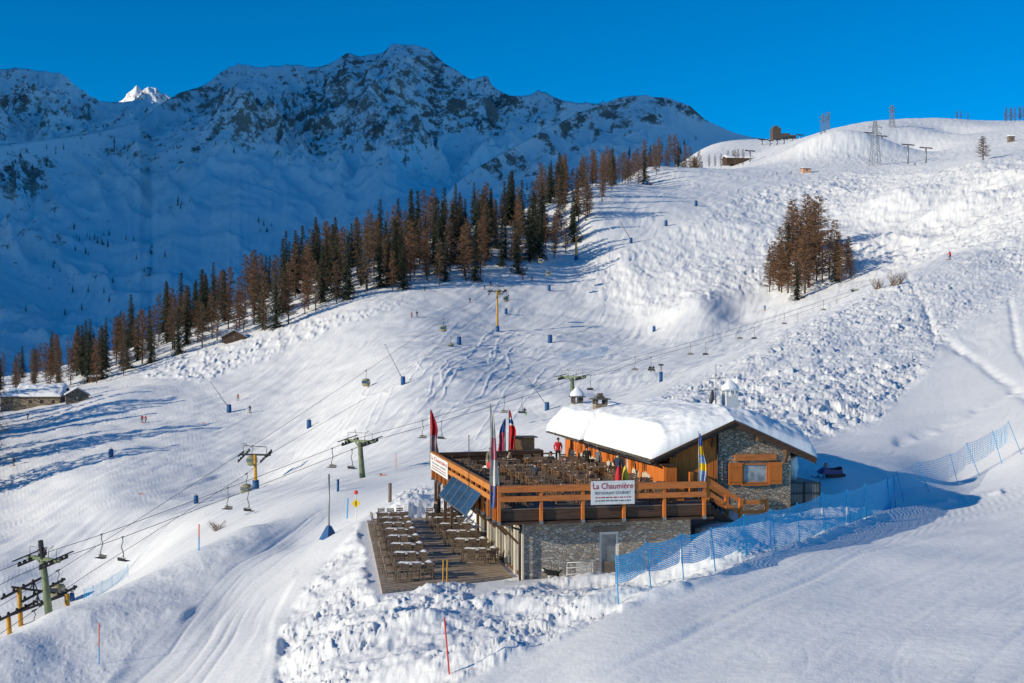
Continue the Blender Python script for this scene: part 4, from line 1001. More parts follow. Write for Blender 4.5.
# barrel tables and a black heap for the shade under the deck
# antenna mast and dish on the roof
t = frame_thing("antenna_mast", 16.35, 12.2, 3.0, "thin antenna mast with cross bars on the chalet roof", "antenna")
m = MB(); m.tube([(16.35,12.2,3.0),(16.35,12.2,7.0)], [0.035,0.02], 6); m.tube([(15.2,12.2,5.35),(17.3,12.2,5.45)], 0.02, 6); m.tube([(15.9,12.2,6.1),(16.9,12.2,6.15)], 0.018, 6)
for x in (15.3,15.6,15.9,16.8,17.1): m.tube([(x,11.95,5.4),(x,12.45,5.4)], 0.014, 5)
bl(m, "mast", GREYM, t)
t = frame_thing("satellite_dish", 16.1, 12.1, 3.6, "dark satellite dish left of the white chimney", "satellite dish")
m = MB(); prof = [(0.0,0.0),(0.2,0.03),(0.38,0.10),(0.5,0.2)]; n = 18
ax = Vector((-0.95,0.25,0.2)).normalized(); x_ = ax.cross(Vector((0,0,1))).normalized(); y_ = ax.cross(x_)
C0 = Vector((16.15,12.0,4.85)); vs = []
for s_ in (0, 0.02):
    for r_, d_ in prof: vs += [C0+ax*(d_+s_)+(x_*math.cos(2*math.pi*k/n)+y_*math.sin(2*math.pi*k/n))*r_*1.1 for k in range(n)]
fs = [(i*n+k, i*n+(k+1)%n, (i+1)*n+(k+1)%n, (i+1)*n+k) for i in range(3) for k in range(n)]
fs += [tuple(4*n+j for j in reversed(f)) for f in fs]
m.add(vs, fs); bl(m, "reflector", mat("dish_grey", (0.10,0.10,0.11), 0.5), t, smooth=True)
m = MB(); m.tube([(16.3,12.1,3.2),(16.3,12.1,4.8),(16.15,12.0,4.85)], 0.035, 6); m.tube([C0, C0+ax*0.55+Vector((0,0,-0.1))], 0.015, 5); bl(m, "bracket", GREYM, t)

# grey container right of the gable
t = frame_thing("storage_container", 18.95, 5.6, -1.7, "grey corrugated storage container against the right side of the chalet", "container")
m = MB(); u = 18.0
while u < 19.9:
    m.box(u, u+0.09, 5.2, 5.25, -1.6, 0.35); m.box(u+0.09, u+0.18, 5.23, 5.28, -1.6, 0.35); u += 0.18
m.box(18.0, 19.95, 5.28, 8.0, -1.6, 0.33); bl(m, "body", GREYP, t)
m = MB()
for a in (18.0, 18.95, 19.9): m.box(a-0.04, a+0.04, 5.13, 5.2, -1.65, 0.4)
for h in (-0.9, -0.3, 0.3): m.box(18.04, 19.86, 5.15, 5.195, h, h+0.05)
bl(m, "frame", DARKM, t)
# ================================================================== terrace furniture (upright, snow on the tables)
def on_terrace(s_, t_):
    """s_ 0..1 from the left edge to the right edge, t_ 0..1 from front to back"""
    l = [A0[i]+(A1[i]-A0[i])*t_ for i in (0, 1)]; r = [A3[i]+(A2[i]-A3[i])*t_ for i in (0, 1)]
    return l[0]+(r[0]-l[0])*s_, l[1]+(r[1]-l[1])*s_
TERR_H = -3.60
nt_ = 0
for side, s0, ts, ang in (("left", 0.26, [0.10,0.235,0.36,0.48,0.595,0.70,0.80,0.90], 0.0), ("right", 0.80, [0.20,0.35,0.49,0.62,0.74,0.85], 0.0)):
    for i, t_ in enumerate(ts):
        sx = s0 if side == "left" else 0.86-0.10*t_
        u, v = on_terrace(sx, t_)
        place("tt", lambda: make_table("terrace_table", 0.9, 2.1, 0.74, FURN2, "", "table", True), None, TERR_H, u, v, 0.0,
              "snow topped table in the %s row of the lower terrace, %s from the front" % (side, rowname[i]), "snow topped terrace tables")
        for du in (-0.62, 0.0, 0.62):
            for sv, ra in ((-1, math.pi), (1, 0)):
                place("tc", lambda: make_chair("terrace_chair", FURN2, "", "chair"), None, TERR_H, u+du, v+sv*0.72+r5.uniform(-0.05,0.1), ra+r5.uniform(-0.15,0.15),
                      "weathered slatted chair at the %s row of terrace tables" % side, "chairs at the %s terrace row" % side)
# deck chairs lined along the left edge
for i in range(9):
    u, v = on_terrace(0.075, 0.08+0.1*i)
    place("tc", None, None, TERR_H, u, v, math.pi/2+r5.uniform(-0.2,0.2), "weathered slatted chair standing along the terrace's left edge", "chairs along the terrace's left edge")
P = loc(*on_terrace(0.46, 0.02), TERR_H-0.25)
for i, dx in enumerate((0, 0.22)):
    m = MB(); m.tube([(0,0,0),(0.02,0,1.35)], 0.035, 8); thing_obj(m, "marker_stake", YEL, P+Vector((dx*0.9,0,0)), 0, "%s of two yellow stakes at the terrace's front edge" % ("left" if i == 0 else "right"), "stake", "yellow stakes")

# ================================================================== people
def skin_bake(name, V, E, Rd, tags, mats, sub=1):
    me = bpy.data.meshes.new(name); me.from_pydata(V, E, []); o = bpy.data.objects.new(name, me); COL.objects.link(o)
    sk = o.modifiers.new("s", 'SKIN'); sk.use_smooth_shade = True; sb = o.modifiers.new("u", 'SUBSURF'); sb.levels = sub; sb.render_levels = sub
    for i, r in enumerate(Rd): me.skin_vertices[0].data[i].radius = (r, r) if not isinstance(r, tuple) else r
    me.skin_vertices[0].data[0].use_root = True
    dg = bpy.context.evaluated_depsgraph_get(); out = bpy.data.meshes.new_from_object(o.evaluated_get(dg)); bpy.data.objects.remove(o)
    out.name = name; out.materials.clear()
    for m_ in mats: out.materials.append(m_)
    VV = np.array(V); mid = []; mt = []
    for a, b in E:      # nearest bone decides the clothing
        mid.append((VV[a], VV[b])); mt.append(tags[b])
    for p in out.polygons:
        c = np.array(p.center); best = 9; k = 0
        for (a, b), t_ in zip(mid, mt):
            ab = b-a; q = np.clip(np.dot(c-a, ab)/np.dot(ab, ab), 0, 1); d = np.linalg.norm(c-a-q*ab)
            if d < best: best = d; k = t_
        p.material_index = k; p.use_smooth = True
    return out
def body(name, pose, mats, fingers=True, k=1.0):
    """pose: dict of joint positions; mats = [skin, top, legs, shoes]"""
    J = dict(pel=(0,0,.95), wai=(0,0,1.1), che=(0,0.0,1.33), nek=(0,0,1.50), hd1=(0,-0.01,1.58), hd2=(0,-0.015,1.70),
             sl=(.19,0,1.42), el=(.26,.02,1.15), wl=(.25,-.08,.92), sr=(-.19,0,1.42), er=(-.26,.02,1.15), wr=(-.25,-.08,.92),
             hl=(.10,0,.88), kl=(.12,-.02,.49), al=(.12,.02,.09), tl=(.14,-.16,.045), hr=(-.10,0,.88), kr=(-.12,-.02,.49), ar=(-.12,.02,.09), tr=(-.14,-.16,.045))
    J.update(pose)
    N = list(J); V = [J[n_] for n_ in N]; ix = {n_: i for i, n_ in enumerate(N)}
    Rm = dict(pel=(.155,.11), wai=(.15,.11), che=(.185,.125), nek=.06, hd1=.085, hd2=.088, sl=.085, el=.056, wl=.036, sr=.085, er=.056, wr=.036, hl=.10, kl=.068, al=.05, tl=.045, hr=.10, kr=.068, ar=.05, tr=.045)
    T = dict(pel=1, wai=1, che=1, nek=1, hd1=0, hd2=0, sl=1, el=1, wl=1, sr=1, er=1, wr=1, hl=2, kl=2, al=2, tl=3, hr=2, kr=2, ar=2, tr=3)
    E = [('pel','wai'),('wai','che'),('che','nek'),('nek','hd1'),('hd1','hd2'),('che','sl'),('sl','el'),('el','wl'),('che','sr'),('sr','er'),('er','wr'),
         ('pel','hl'),('hl','kl'),('kl','al'),('al','tl'),('pel','hr'),('hr','kr'),('kr','ar'),('ar','tr')]
    E = [(ix[a], ix[b]) for a, b in E]; Rd = [Rm[n_] for n_ in N]; tg = [T[n_] for n_ in N]
    for w, e, sgn in (('wl','el',1), ('wr','er',-1)):
        W_ = Vector(J[w]); d = (W_-Vector(J[e])).normalized(); pm = W_+d*0.08
        V.append(tuple(pm)); Rd.append(.034); tg.append(0); pi = len(V)-1; E.append((ix[w], pi))
        if fingers:
            side = d.cross(Vector((0,1,0))).normalized()
            if side.length < 0.5: side = Vector((1,0,0))
            cr = d.cross(side).normalized()
            for j, (o_, l) in enumerate(((-.027,.06),(-.009,.075),(.009,.08),(.027,.07))):
                a = pm+side*o_+d*0.02; b = a+d*l*0.6+cr*0.005; c = b+d*l*0.35+cr*0.025
                base = len(V)
                for q in (a, b, c): V.append(tuple(q)); Rd.append(.0095); tg.append(0)
                E += [(pi, base), (base, base+1), (base+1, base+2)]
            a = W_+d*0.04+side*(-.045); b = a+d*0.04+side*(-.012)+cr*.01; base = len(V)
            for q in (a, b): V.append(tuple(q)); Rd.append(.011); tg.append(0)
            E += [(pi, base), (base, base+1)]
    me = skin_bake(name, V, E, Rd, tg, mats); return me, J
def head_bits(J, parent, hairmat):
    h = Vector(J['hd2'])
    m = MB(); m.ball((h.x, h.y+0.012, h.z+0.015), 0.107, 12, 8, (0.92, 1.0, 1.05)); 
    m.f = [f for f in m.f if min(m.v[i][2] for i in f) > h.z-0.02 or min(m.v[i][1] for i in f) > h.y-0.02]
    m.build("hair", hairmat, parent, True)
def person(p, rz, pose, mats, label, hair=HAIR, group=None, shoulder=None):
    me, J = body("person", pose, mats); o = bpy.data.objects.new("person", me); COL.objects.link(o)
    o.location = p; o.rotation_euler = (0, 0, rz); tag(o, label, "person", group)
    head_bits(J, o, hair)
    # face: nose, eyes and mouth
    h = Vector(J['hd1'])*0.45+Vector(J['hd2'])*0.55
    m = MB(); m.ball((h.x, h.y-0.098, h.z-0.005), 0.016, 6, 4, (0.8,1,1.3)); m.build("nose", SKIN, o, True)
    m = MB(); 
    for sx in (-1, 1):
        m = MB(); m.ball((h.x+sx*0.032, h.y-0.082, h.z+0.022), 0.011, 6, 4); m.build("eye", HAIR, o, True)
    return o
# man in the red jacket, behind the deck, facing the camera
person(loc(8.85, 22.4, 0.0), 0.05, dict(el=(.27,.05,1.16), wl=(.22,-.10,.95), er=(-.27,.05,1.16), wr=(-.22,-.10,.95)), [SKIN, REDC, BLACK, BLACK], "person in a red jacket and black trousers facing the camera behind the deck")
person(loc(9.0, 15.6, 0.0), 2.9, dict(wl=(.2,-.25,1.05), wr=(-.2,-.25,1.05)), [SKIN, BLACK, BLACK, BLACK], "person in black bending to a table, leftmost of the three by the chalet")
person(loc(9.35, 14.2, 0.0), 2.2, dict(wl=(.18,-.28,1.1), el=(.26,-.05,1.15)), [SKIN, GREYC, BLACK, BLACK], "person in a grey jacket standing between two people in black")
person(loc(9.45, 10.3, 0.0), 2.7, dict(wl=(.22,-.2,1.0), kl=(.12,-.1,.5), al=(.12,.08,.1)), [SKIN, NAVY, BLACK, BLACK], "tall person in dark blue, nearest the chalet windows")
person(loc(2.75, 16.4, 0.0), 1.9, dict(nek=(0,-.12,1.46), che=(0,-.07,1.31), hd1=(0,-.17,1.53), hd2=(0,-.21,1.63), sl=(.19,-.08,1.38), sr=(-.19,-.08,1.38), el=(.26,-.15,1.12), er=(-.26,-.15,1.12), wl=(.18,-.36,1.0), wr=(-.18,-.36,1.0)),
       [SKIN, mat("olive_cloth", (0.16,0.15,0.10), 0.85), TANC, BLACK], "person in an olive jacket and tan trousers leaning over a deck table")
sit = dict(pel=(0,0,.55), wai=(0,.0,.7), che=(0,-.03,.93), nek=(0,-.04,1.10), hd1=(0,-.06,1.18), hd2=(0,-.075,1.30), sl=(.19,-.03,1.02), sr=(-.19,-.03,1.02), el=(.25,-.08,.76), er=(-.25,-.08,.76), wl=(.16,-.30,.80), wr=(-.16,-.30,.80),
           hl=(.10,-.02,.53), hr=(-.10,-.02,.53), kl=(.12,-.44,.52), kr=(-.12,-.44,.52), al=(.12,-.42,.09), ar=(-.12,-.42,.09), tl=(.13,-.60,.045), tr=(-.13,-.60,.045))
person(loc(2.3, 13.3, 0.0), 2.5, sit, [SKIN, REDC, NAVY, BLACK], "person in a red jacket sitting at a table near the left railing")
person(loc(*on_terrace(0.70, 0.80), TERR_H), 2.2, dict(wl=(.2,-.22,1.02)), [SKIN, BLACK, BLACK, BLACK], "person dressed in black at the back of the lower terrace")
m = lump((0,0,0.35), 0.75, (1.25,1.0,0.75), 9); thing_obj(m, "shade_heap", mat("shade_black", (0.02,0.02,0.022), 0.6), loc(*on_terrace(0.97, 0.93), TERR_H), 0.3, "black heap standing in for the shade under the deck, below the solar panels", "shade stand-in", None, True)  # black heap added to stand in for the dark shade under the deck

for (u, v, rz_, col, lab) in ((4.5, 18.2, 1.2, TANC, "person in a tan jacket sitting near the deck's back railing"), (6.9, 16.5, -0.6, BLACK, "person in black sitting in the middle of the far deck tables"),
                              (4.2, 9.6, 2.6, NAVY, "person in dark blue sitting at a middle deck table"), (6.3, 5.3, 0.4, mat("brown_cloth", (0.20,0.12,0.07), 0.85), "person in a brown jacket sitting behind the front railing, left of the folded red parasol")):
    person(loc(u, v, 0.0), rz_, sit, [SKIN, col, BLACK, BLACK], lab)
# dog by the basement wall
dogp = Vector(loc(2.9, 0.1, 0)); dogp.z = gz(dogp.x, dogp.y)-0.02
DV = [(0,0,.42),(.22,0,.43),(-.2,0,.42),(-.36,0,.50),(-.46,0,.60),(-.58,0,.57), (.30,0,.42),(.42,0,.52),(.5,0,.60),
      (-.2,.08,.30),(-.19,.08,.16),(-.2,.08,.03), (-.2,-.08,.30),(-.19,-.08,.16),(-.2,-.08,.03), (.24,.08,.32),(.31,.08,.18),(.27,.08,.03), (.24,-.08,.32),(.31,-.08,.18),(.27,-.08,.03), (-.46,.05,.70),(-.46,-.05,.70)]
DE = [(0,1),(0,2),(2,3),(3,4),(4,5),(1,6),(6,7),(7,8),(2,9),(9,10),(10,11),(2,12),(12,13),(13,14),(1,15),(15,16),(16,17),(1,18),(18,19),(19,20),(4,21),(4,22)]
DR = [.13,.12,.14,.09,.085,.04,.06,.035,.03,.06,.035,.03,.06,.035,.03,.075,.035,.03,.075,.035,.03,.02,.02]
DT = [0]*23
for i in (10,11,13,14,17,20,5): DT[i] = 1
me = skin_bake("dog", DV, DE, DR, DT, [mat("black_fur", (0.02,0.018,0.017), 0.9), mat("white_fur", (0.6,0.58,0.55), 0.9)])
o = bpy.data.objects.new("dog", me); COL.objects.link(o); o.location = dogp+Vector((0,0,0.0)); o.rotation_euler = (0,0,0.15); tag(o, "black and white dog standing in front of the stone basement wall", "dog")

# metal rack by the basement door
t = frame_thing("ski_rack", 4.2, -0.6, 0, "pale metal ski rack half buried in snow in front of the basement wall", "rack")
P = loc(4.2, -0.3); zg = max(gz(P.x-0.6, P.y), gz(P.x+0.6, P.y))-OZ; t.location.z = OZ+zg-0.25
m = MB()
for sx in (-0.72, 0.62):
    m.tube([(sx-0.12,-0.28,0),(sx,0,0.95),(sx+0.1,0.28,0)], 0.022, 6)
for z_ in (0.95,): m.tube([(-0.72,0,z_),(0.62,0,z_)], 0.022, 6)
for z_, y_ in ((0.4,-0.17),(0.7,-0.08)): m.tube([(-0.80,y_,z_),(0.56,y_,z_)], 0.018, 6)
m.build("frame", WHITEP, t, True)
m = MB()
for k in range(15): x = -0.30+k*0.055; m.tube([(x,-0.2,0.3),(x+0.03,-0.01,0.93)], 0.008, 4)
m.build("grid", WHITEP, t, True)

# snowmobile in the shade on the right
SP = at(829, 80.0); t = empty("snowmobile", SP+Vector((0,0,0.0)), math.radians(200), "dark blue snowmobile parked in the shade right of the chalet", "snowmobile")
m = MB(); m.prism([(-1.3,-0.2,0.28),(0.2,-0.2,0.25),(0.9,-0.2,0.35),(1.15,-0.2,0.5),(0.75,-0.2,0.82),(0.35,-0.2,0.95),(0.0,-0.2,0.72),(-1.25,-0.2,0.62)], (0,0.4,0)); m.prism([(0.0,-0.36,0.32),(0.9,-0.3,0.38),(0.7,-0.3,0.72),(0.1,-0.36,0.68)], (0,0.66,0)); m.build("hood", mat("navy_paint", (0.015,0.05,0.22), 0.3), t)
m = MB(); m.prism([(-1.25,-0.17,0.64),(-0.05,-0.17,0.66),(-0.1,-0.17,0.82),(-0.6,-0.17,0.80),(-1.2,-0.17,0.92)], (0,0.34,0)); m.build("seat", BLACK, t)
m = MB(); m.prism([(-1.6,-0.22,0.12),(-1.45,-0.22,0.0),(0.1,-0.22,0.0),(0.3,-0.22,0.2),(0.1,-0.22,0.3),(-1.5,-0.22,0.3)], (0,0.44,0)); m.build("track", DARKM, t)
for sy in (-0.45, 0.45):
    m = MB(); m.prism([(0.3,sy-0.07,0.02),(1.3,sy-0.07,0.02),(1.55,sy-0.07,0.18),(1.5,sy-0.07,0.2),(1.28,sy-0.07,0.06),(0.3,sy-0.07,0.06)], (0,0.14,0)); m.tube([(0.85,sy,0.06),(0.75,sy*0.5,0.4)], 0.03, 6); m.build("ski", BLUEPAD, t)
m = MB(); m.prism([(0.45,-0.24,0.92),(0.3,-0.24,1.28),(0.27,-0.24,1.26),(0.38,-0.24,0.92)], (0,0.48,0)); m.build("windshield", GLASSD, t)
m = MB(); m.tube([(0.2,-0.38,1.08),(0.3,0,1.0),(0.2,0.38,1.08)], 0.025, 6); m.build("handlebar", DARKM, t, True)

t.scale = (0.72,)*3
# ================================================================== ski fence of blue netting
def net_mat(name, col, cell=0.07, wire=0.5):
    m = bpy.data.materials.new(name); m.use_nodes = True; nt = m.node_tree; p = nt.nodes["Principled BSDF"]; p.inputs["Base Color"].default_value = (*col, 1); p.inputs["Roughness"].default_value = 0.6
    uv = nt.nodes.new("ShaderNodeAttribute"); uv.attribute_name = "net"; uv.attribute_type = 'GEOMETRY'
    sx = nt.nodes.new("ShaderNodeSeparateXYZ"); nt.links.new(uv.outputs["Vector"], sx.inputs[0]); outs = []
    for k in (0, 1):
        d = nt.nodes.new("ShaderNodeMath"); d.operation = 'DIVIDE'; d.inputs[1].default_value = cell; nt.links.new(sx.outputs[k], d.inputs[0])
        f = nt.nodes.new("ShaderNodeMath"); f.operation = 'FRACT'; nt.links.new(d.outputs[0], f.inputs[0])
        l = nt.nodes.new("ShaderNodeMath"); l.operation = 'LESS_THAN'; l.inputs[1].default_value = wire; nt.links.new(f.outputs[0], l.inputs[0]); outs.append(l)
    mx = nt.nodes.new("ShaderNodeMath"); mx.operation = 'MAXIMUM'; nt.links.new(outs[0].outputs[0], mx.inputs[0]); nt.links.new(outs[1].outputs[0], mx.inputs[1])
    nt.links.new(mx.outputs[0], p.inputs["Alpha"]); return m
NET = net_mat("blue_netting", (0.0,0.50,0.85), 0.08, 0.46); NETP = net_mat("pale_blue_netting", (0.02,0.45,0.80), 0.16, 0.16)
def fence(name, pts, hs, label, cat, net_h, netm, sag=0.12, lean=(-0.1, 0.0), post_r=0.028, drop=None):
    """pts: (px, Y) foot of each post"""
    base = at(*pts[0]); t = empty(name, base, 0, label, cat)
    feet = [at(*p) for p in pts]; tops = []
    for i, (f_, h) in enumerate(zip(feet, hs)):
        lx = lean[0]*h*(0.6+0.8*vnoise(np.array([i*1.7]), np.array([0.3]), 3)[0]); top = f_+Vector((lx, lean[1]*h, h)); tops.append(top)
        m = MB(); m.tube([f_-base-Vector((0,0,0.3)), top-base], post_r, 6); m.build("post", BLUEPOLE, t, True)
    vs = []; nv = []; fs = []; acc = 0
    for i in range(len(feet)-1):
        n = 12; L = (tops[i+1]-tops[i]).length; h0 = len(vs)
        for k in range(n+1):
            s_ = k/n; T_ = tops[i].lerp(tops[i+1], s_)-Vector((0,0,sag*math.sin(math.pi*s_)))-Vector((0,0,0.05)); hh = (net_h[i] if hasattr(net_h, '__len__') else net_h)
            B_ = T_-Vector((0,0,hh))+Vector((0.03*math.sin(k*1.3+i),0.05+0.05*math.sin(k*2.1+i),0))
            for q, w in ((T_, hh), (T_.lerp(B_, 0.5)+Vector((0.04*math.sin(k+i),0.05*math.cos(k*1.7),0)), hh/2), (B_, 0)): vs.append(tuple(q-base)); nv.append((acc+L*s_, w, 0))
        for k in range(n):
            a = h0+k*3; fs += [(a, a+3, a+4, a+1), (a+1, a+4, a+5, a+2)]
        acc += L
    me = bpy.data.meshes.new("net"); me.from_pydata(vs, [], fs); at_ = me.attributes.new("net", 'FLOAT_VECTOR', 'POINT'); at_.data.foreach_set("vector", np.array(nv, np.float32).ravel())
    me.materials.append(netm); o = bpy.data.objects.new("net", me); COL.objects.link(o); setpar(o, t); return t
FP = [(619,52),(652,53.5),(684,55),(716,57),(747,59),(776,61),(800,63.5),(826,66),(851,69),(867,72),(891,76),(896,77)]
fence("safety_fence", FP, [2.0,2.05,2.0,1.95,2.0,2.0,2.0,1.95,1.9,1.9,1.9,1.95], "blue net safety fence on leaning poles running past the stone chalet", "fence", [1.15,1.2,1.25,1.4,1.75,1.9,1.9,1.85,1.8,1.8,1.8], NET)
fence("safety_fence", [(905,79),(931,83),(959,88),(981,89),(1003,90),(1023,90)], [1.9,2.0,2.1,2.3,2.3,2.3], "thin blue fence of strongly leaning poles at the right edge above the shaded hollow", "fence", [1.8,1.7,1.6,1.5,1.4], NETP, lean=(-0.35, 0.1), post_r=0.022)
fence("safety_net", [(84,178),(93,178),(102,180),(112,182),(128,186)], [1.9]*5, "blue safety net beside the lowest lift towers in the valley", "fence", 1.6, NETP, lean=(0,0))
fence("safety_net", [(562,345),(575,350),(590,355),(608,362)], [2.5]*4, "pale blue net on the snow bump left of the chairlift", "fence", 2.0, NETP, lean=(0,0))

# ================================================================== lifts
def seg_interp(t, pts): return np.interp(t, [p[0] for p in pts], [p[1] for p in pts])
# chairlift line
CL0 = Vector((-9.9,186,0)); CLd = Vector((71.9,109,0)).normalized(); CLn = Vector((CLd.y,-CLd.x,0))
def cl_k(px):
    tx = (px-CX)/F; return (CL0.x-tx*CL0.y)/(tx*CLd.y-CLd.x)
CY_ = [(-60,610),(0,577),(45,558),(112,536),(238,489),(342,449),(360,441),(432,421),(513,397),(572,377),(601,372),(643,357),(698,342.5),(747,327.5),(791,313.5),(860,290),(900,276)]
def cl_pt(px, lat=0.0):
    k = cl_k(px); p = CL0+CLd*k; y = seg_interp(px, CY_); p.z = (CY-y)/F*p.y; return p+CLn*lat
def make_chairlift_chair():
    t = empty("chairlift_chair", (0,0,0))
    m = MB(); m.tube([(0,0,0.05),(0,0,-0.5),(0.18,0,-1.0),(-0.12,0,-1.7),(-0.1,0,-2.1)], 0.065, 6); m.box(-0.18,0.18,-0.06,0.06,-0.03,0.1); m.build("hanger", GREYM, t, True)
    m = MB(); m.box(-0.45,0.1,-0.6,0.6,-2.5,-2.44); m.build("seat", DARKM, t)
    m = MB(); m.prism([(0.10,-0.58,-2.5),(0.17,-0.58,-2.5),(0.24,-0.58,-2.18),(0.18,-0.58,-2.16)], (0,1.16,0)); m.build("backrest", DARKM, t)
    m = MB()
    for sy in (-0.62, 0.62): m.tube([(-0.1,0,-2.1),(0.1,sy,-2.15),(0.1,sy,-2.5),(-0.45,sy,-2.48)], 0.03, 5)
    m.build("side_frame", GREYM, t, True); return t
clch = make_chairlift_chair(); r6 = random.Random(4)
ang = math.atan2(CLd.y, CLd.x)
ordn = lambda i: ["first","second","third","fourth","fifth","sixth","seventh","eighth","ninth","tenth","eleventh","twelfth","thirteenth","fourteenth","fifteenth"][i]
CH = [(112,),(238,),(342,),(432,),(513,),(582,),(643,),(698,),(747,),(791,),(830,)]
k = 0
riders = []
for i, (px,) in enumerate(CH):
    for s_, nm in ((-1, "far"), (1, "near")):
        p = cl_pt(px, s_*1.7)
        lab = "empty grey chairlift chair on the %s cable, %s pair from the left" % (nm, ordn(i))
        if px == 513 and s_ == 1: lab = "chairlift chair carrying a rider with lime skis above the red flags"; riders.append((p, ang+math.pi))
        if px == 643 and s_ == 1: lab = "occupied chairlift chair with two dark riders left of the tall blue padded pole"; riders += [(p, ang+math.pi)]
        if k == 0: clch.location = p; clch.rotation_euler = (0,0,ang+(0 if s_ < 0 else math.pi)); clch["label"] = lab; clch["category"] = "chairlift chair"; clch["group"] = "chairlift chairs"; o = clch
        else: o = dup(clch, p, ang+(0 if s_ < 0 else math.pi), lab, "chairlift chairs")
        k += 1
def cable(name, pts, r, label, group, mt=DARKM):
    base = Vector(pts[0]); m = MB(); m.tube([Vector(p)-base for p in pts], r, 6); o = m.build(name, mt, None, True); o.location = base
    return tag(o, label, "cable", group)
for s_, nm in ((-1, "far"), (1, "near")):
    cable("lift_cable", [cl_pt(px, s_*1.7) for px in np.linspace(-60, 900, 60)], 0.03, "%s haul cable of the chairlift passing behind the chalet" % nm, "chairlift cables")
def chairlift_tower(px, H, tilt, label, extra=0):
    k_ = cl_k(px); p = CL0+CLd*k_; top = cl_pt(px); zt = top.z
    g = gz(p.x, p.y); g = min(g, zt-H)
    t = empty("chairlift_tower", (p.x, p.y, g), ang, label, "lift tower", "chairlift towers"); Hh = zt-g
    off = Vector((math.tan(tilt)*Hh, 0, 0))     # foot lies uphill of the head
    m = MB(); m.tube([off+Vector((0,0,-1)), (0,0,Hh-0.2)], [0.46,0.30], 12); m.build("mast", GRN, t, True)
    m = MB(); m.bar((0,-2.6,Hh), (0,2.6,Hh), 0.28, 0.32); m.bar((0,-0.9,Hh-0.1),(0.1,0,Hh-1.0),0.14); m.bar((0,0.9,Hh-0.1),(0.1,0,Hh-1.0),0.14); m.build("crossarm", GRN, t)
    for sy in (-1, 1):
        m = MB(); dz = (cl_pt(px+2).z-cl_pt(px-2).z)/((cl_pt(px+2)-cl_pt(px-2)).to_2d().length)
        m.bar((-1.7,sy*1.7,Hh-0.28-1.7*dz),(1.7,sy*1.7,Hh-0.28+1.7*dz),0.12,0.18)
        m.bar((-2.0,sy*2.15,Hh+0.25-2*dz),(2.0,sy*2.15,Hh+0.25+2*dz),0.3,0.05)
        a = m.build("sheave_beam", DARKM, t)
        for q in range(6):
            x = -1.5+q*0.6; w = MB(); w.tube([(x,sy*1.7-0.06,Hh-0.1+x*dz),(x,sy*1.7+0.06,Hh-0.1+x*dz)], 0.2, 10); w.build("sheave", DARKM, t, True) if False else w.build("sheave", DARKM, a, True)
    m = MB()
    for sy in (-0.8, 0.8): m.tube([(0,sy,Hh+0.15),(0.1,sy,Hh+1.0),(0.35,sy*1.5,Hh+1.35)], 0.05, 5)
    m.tube([(0,-2.1,Hh+0.2),(0,-2.1,Hh+1.1),(0,2.1,Hh+1.1),(0,2.1,Hh+0.2)], 0.035, 5); m.build("service_frame", GREYM, t, True)
    if extra:
        m = MB(); m.bar((0,0,Hh),(-0.3,0,Hh+1.9),0.35,0.35); m.bar((0,-0.5,Hh+0.9),(-0.2,0.5,Hh+0.9),0.2); m.build("derrick", DARKM, t)
    return t
chairlift_tower(43, 8.0, 0.14, "green chairlift tower with a mast head at the lower left edge", 1)
chairlift_tower(360, 6.3, 0.12, "green chairlift tower beside the groomed track left of the deck")
chairlift_tower(572, 7.5, 0.10, "green chairlift tower rising behind the chimneys of the chalet")
chairlift_tower(860, 2.0, 0.05, "small dark chairlift tower head on the crest below the larch grove")

# gondola line
GL0 = Vector((-49.2,245,0)); GLd = Vector((131.9,545,0)).normalized(); GLn = Vector((GLd.y,-GLd.x,0)); gang = math.atan2(GLd.y, GLd.x)
def gl_k(px):
    tx = (px-CX)/F; return (GL0.x-tx*GL0.y)/(tx*GLd.y-GLd.x)
GA = [(-40,640),(72,571),(262,447),(375,371),(451,319),(497,290),(505,284),(546,254),(576,236),(603,216),(628,198),(646,182),(659,175),(672,168)]
GB = [(-40,650),(19,611),(72,575),(235,474),(262,452),(360,396),(443,337),(499,291),(543,266),(576,237),(603,224),(625,208),(646,187),(657,180),(672,170)]
def gl_pt(px, lane):
    k_ = gl_k(px); p = GL0+GLd*k_; y = seg_interp(px, GA if lane < 0 else GB); p = p+GLn*lane*2.3; p.z = (CY-y)/F*p.y; return p
for s_, nm in ((-1, "far"), (1, "near")):
    cable("lift_cable", [gl_pt(px, s_) for px in np.linspace(-40, 672, 90)], 0.035, "%s haul cable of the gondola lift on the yellow towers" % nm, "gondola cables")
GCAB = mat("khaki_cabin", (0.30,0.27,0.15), 0.45)
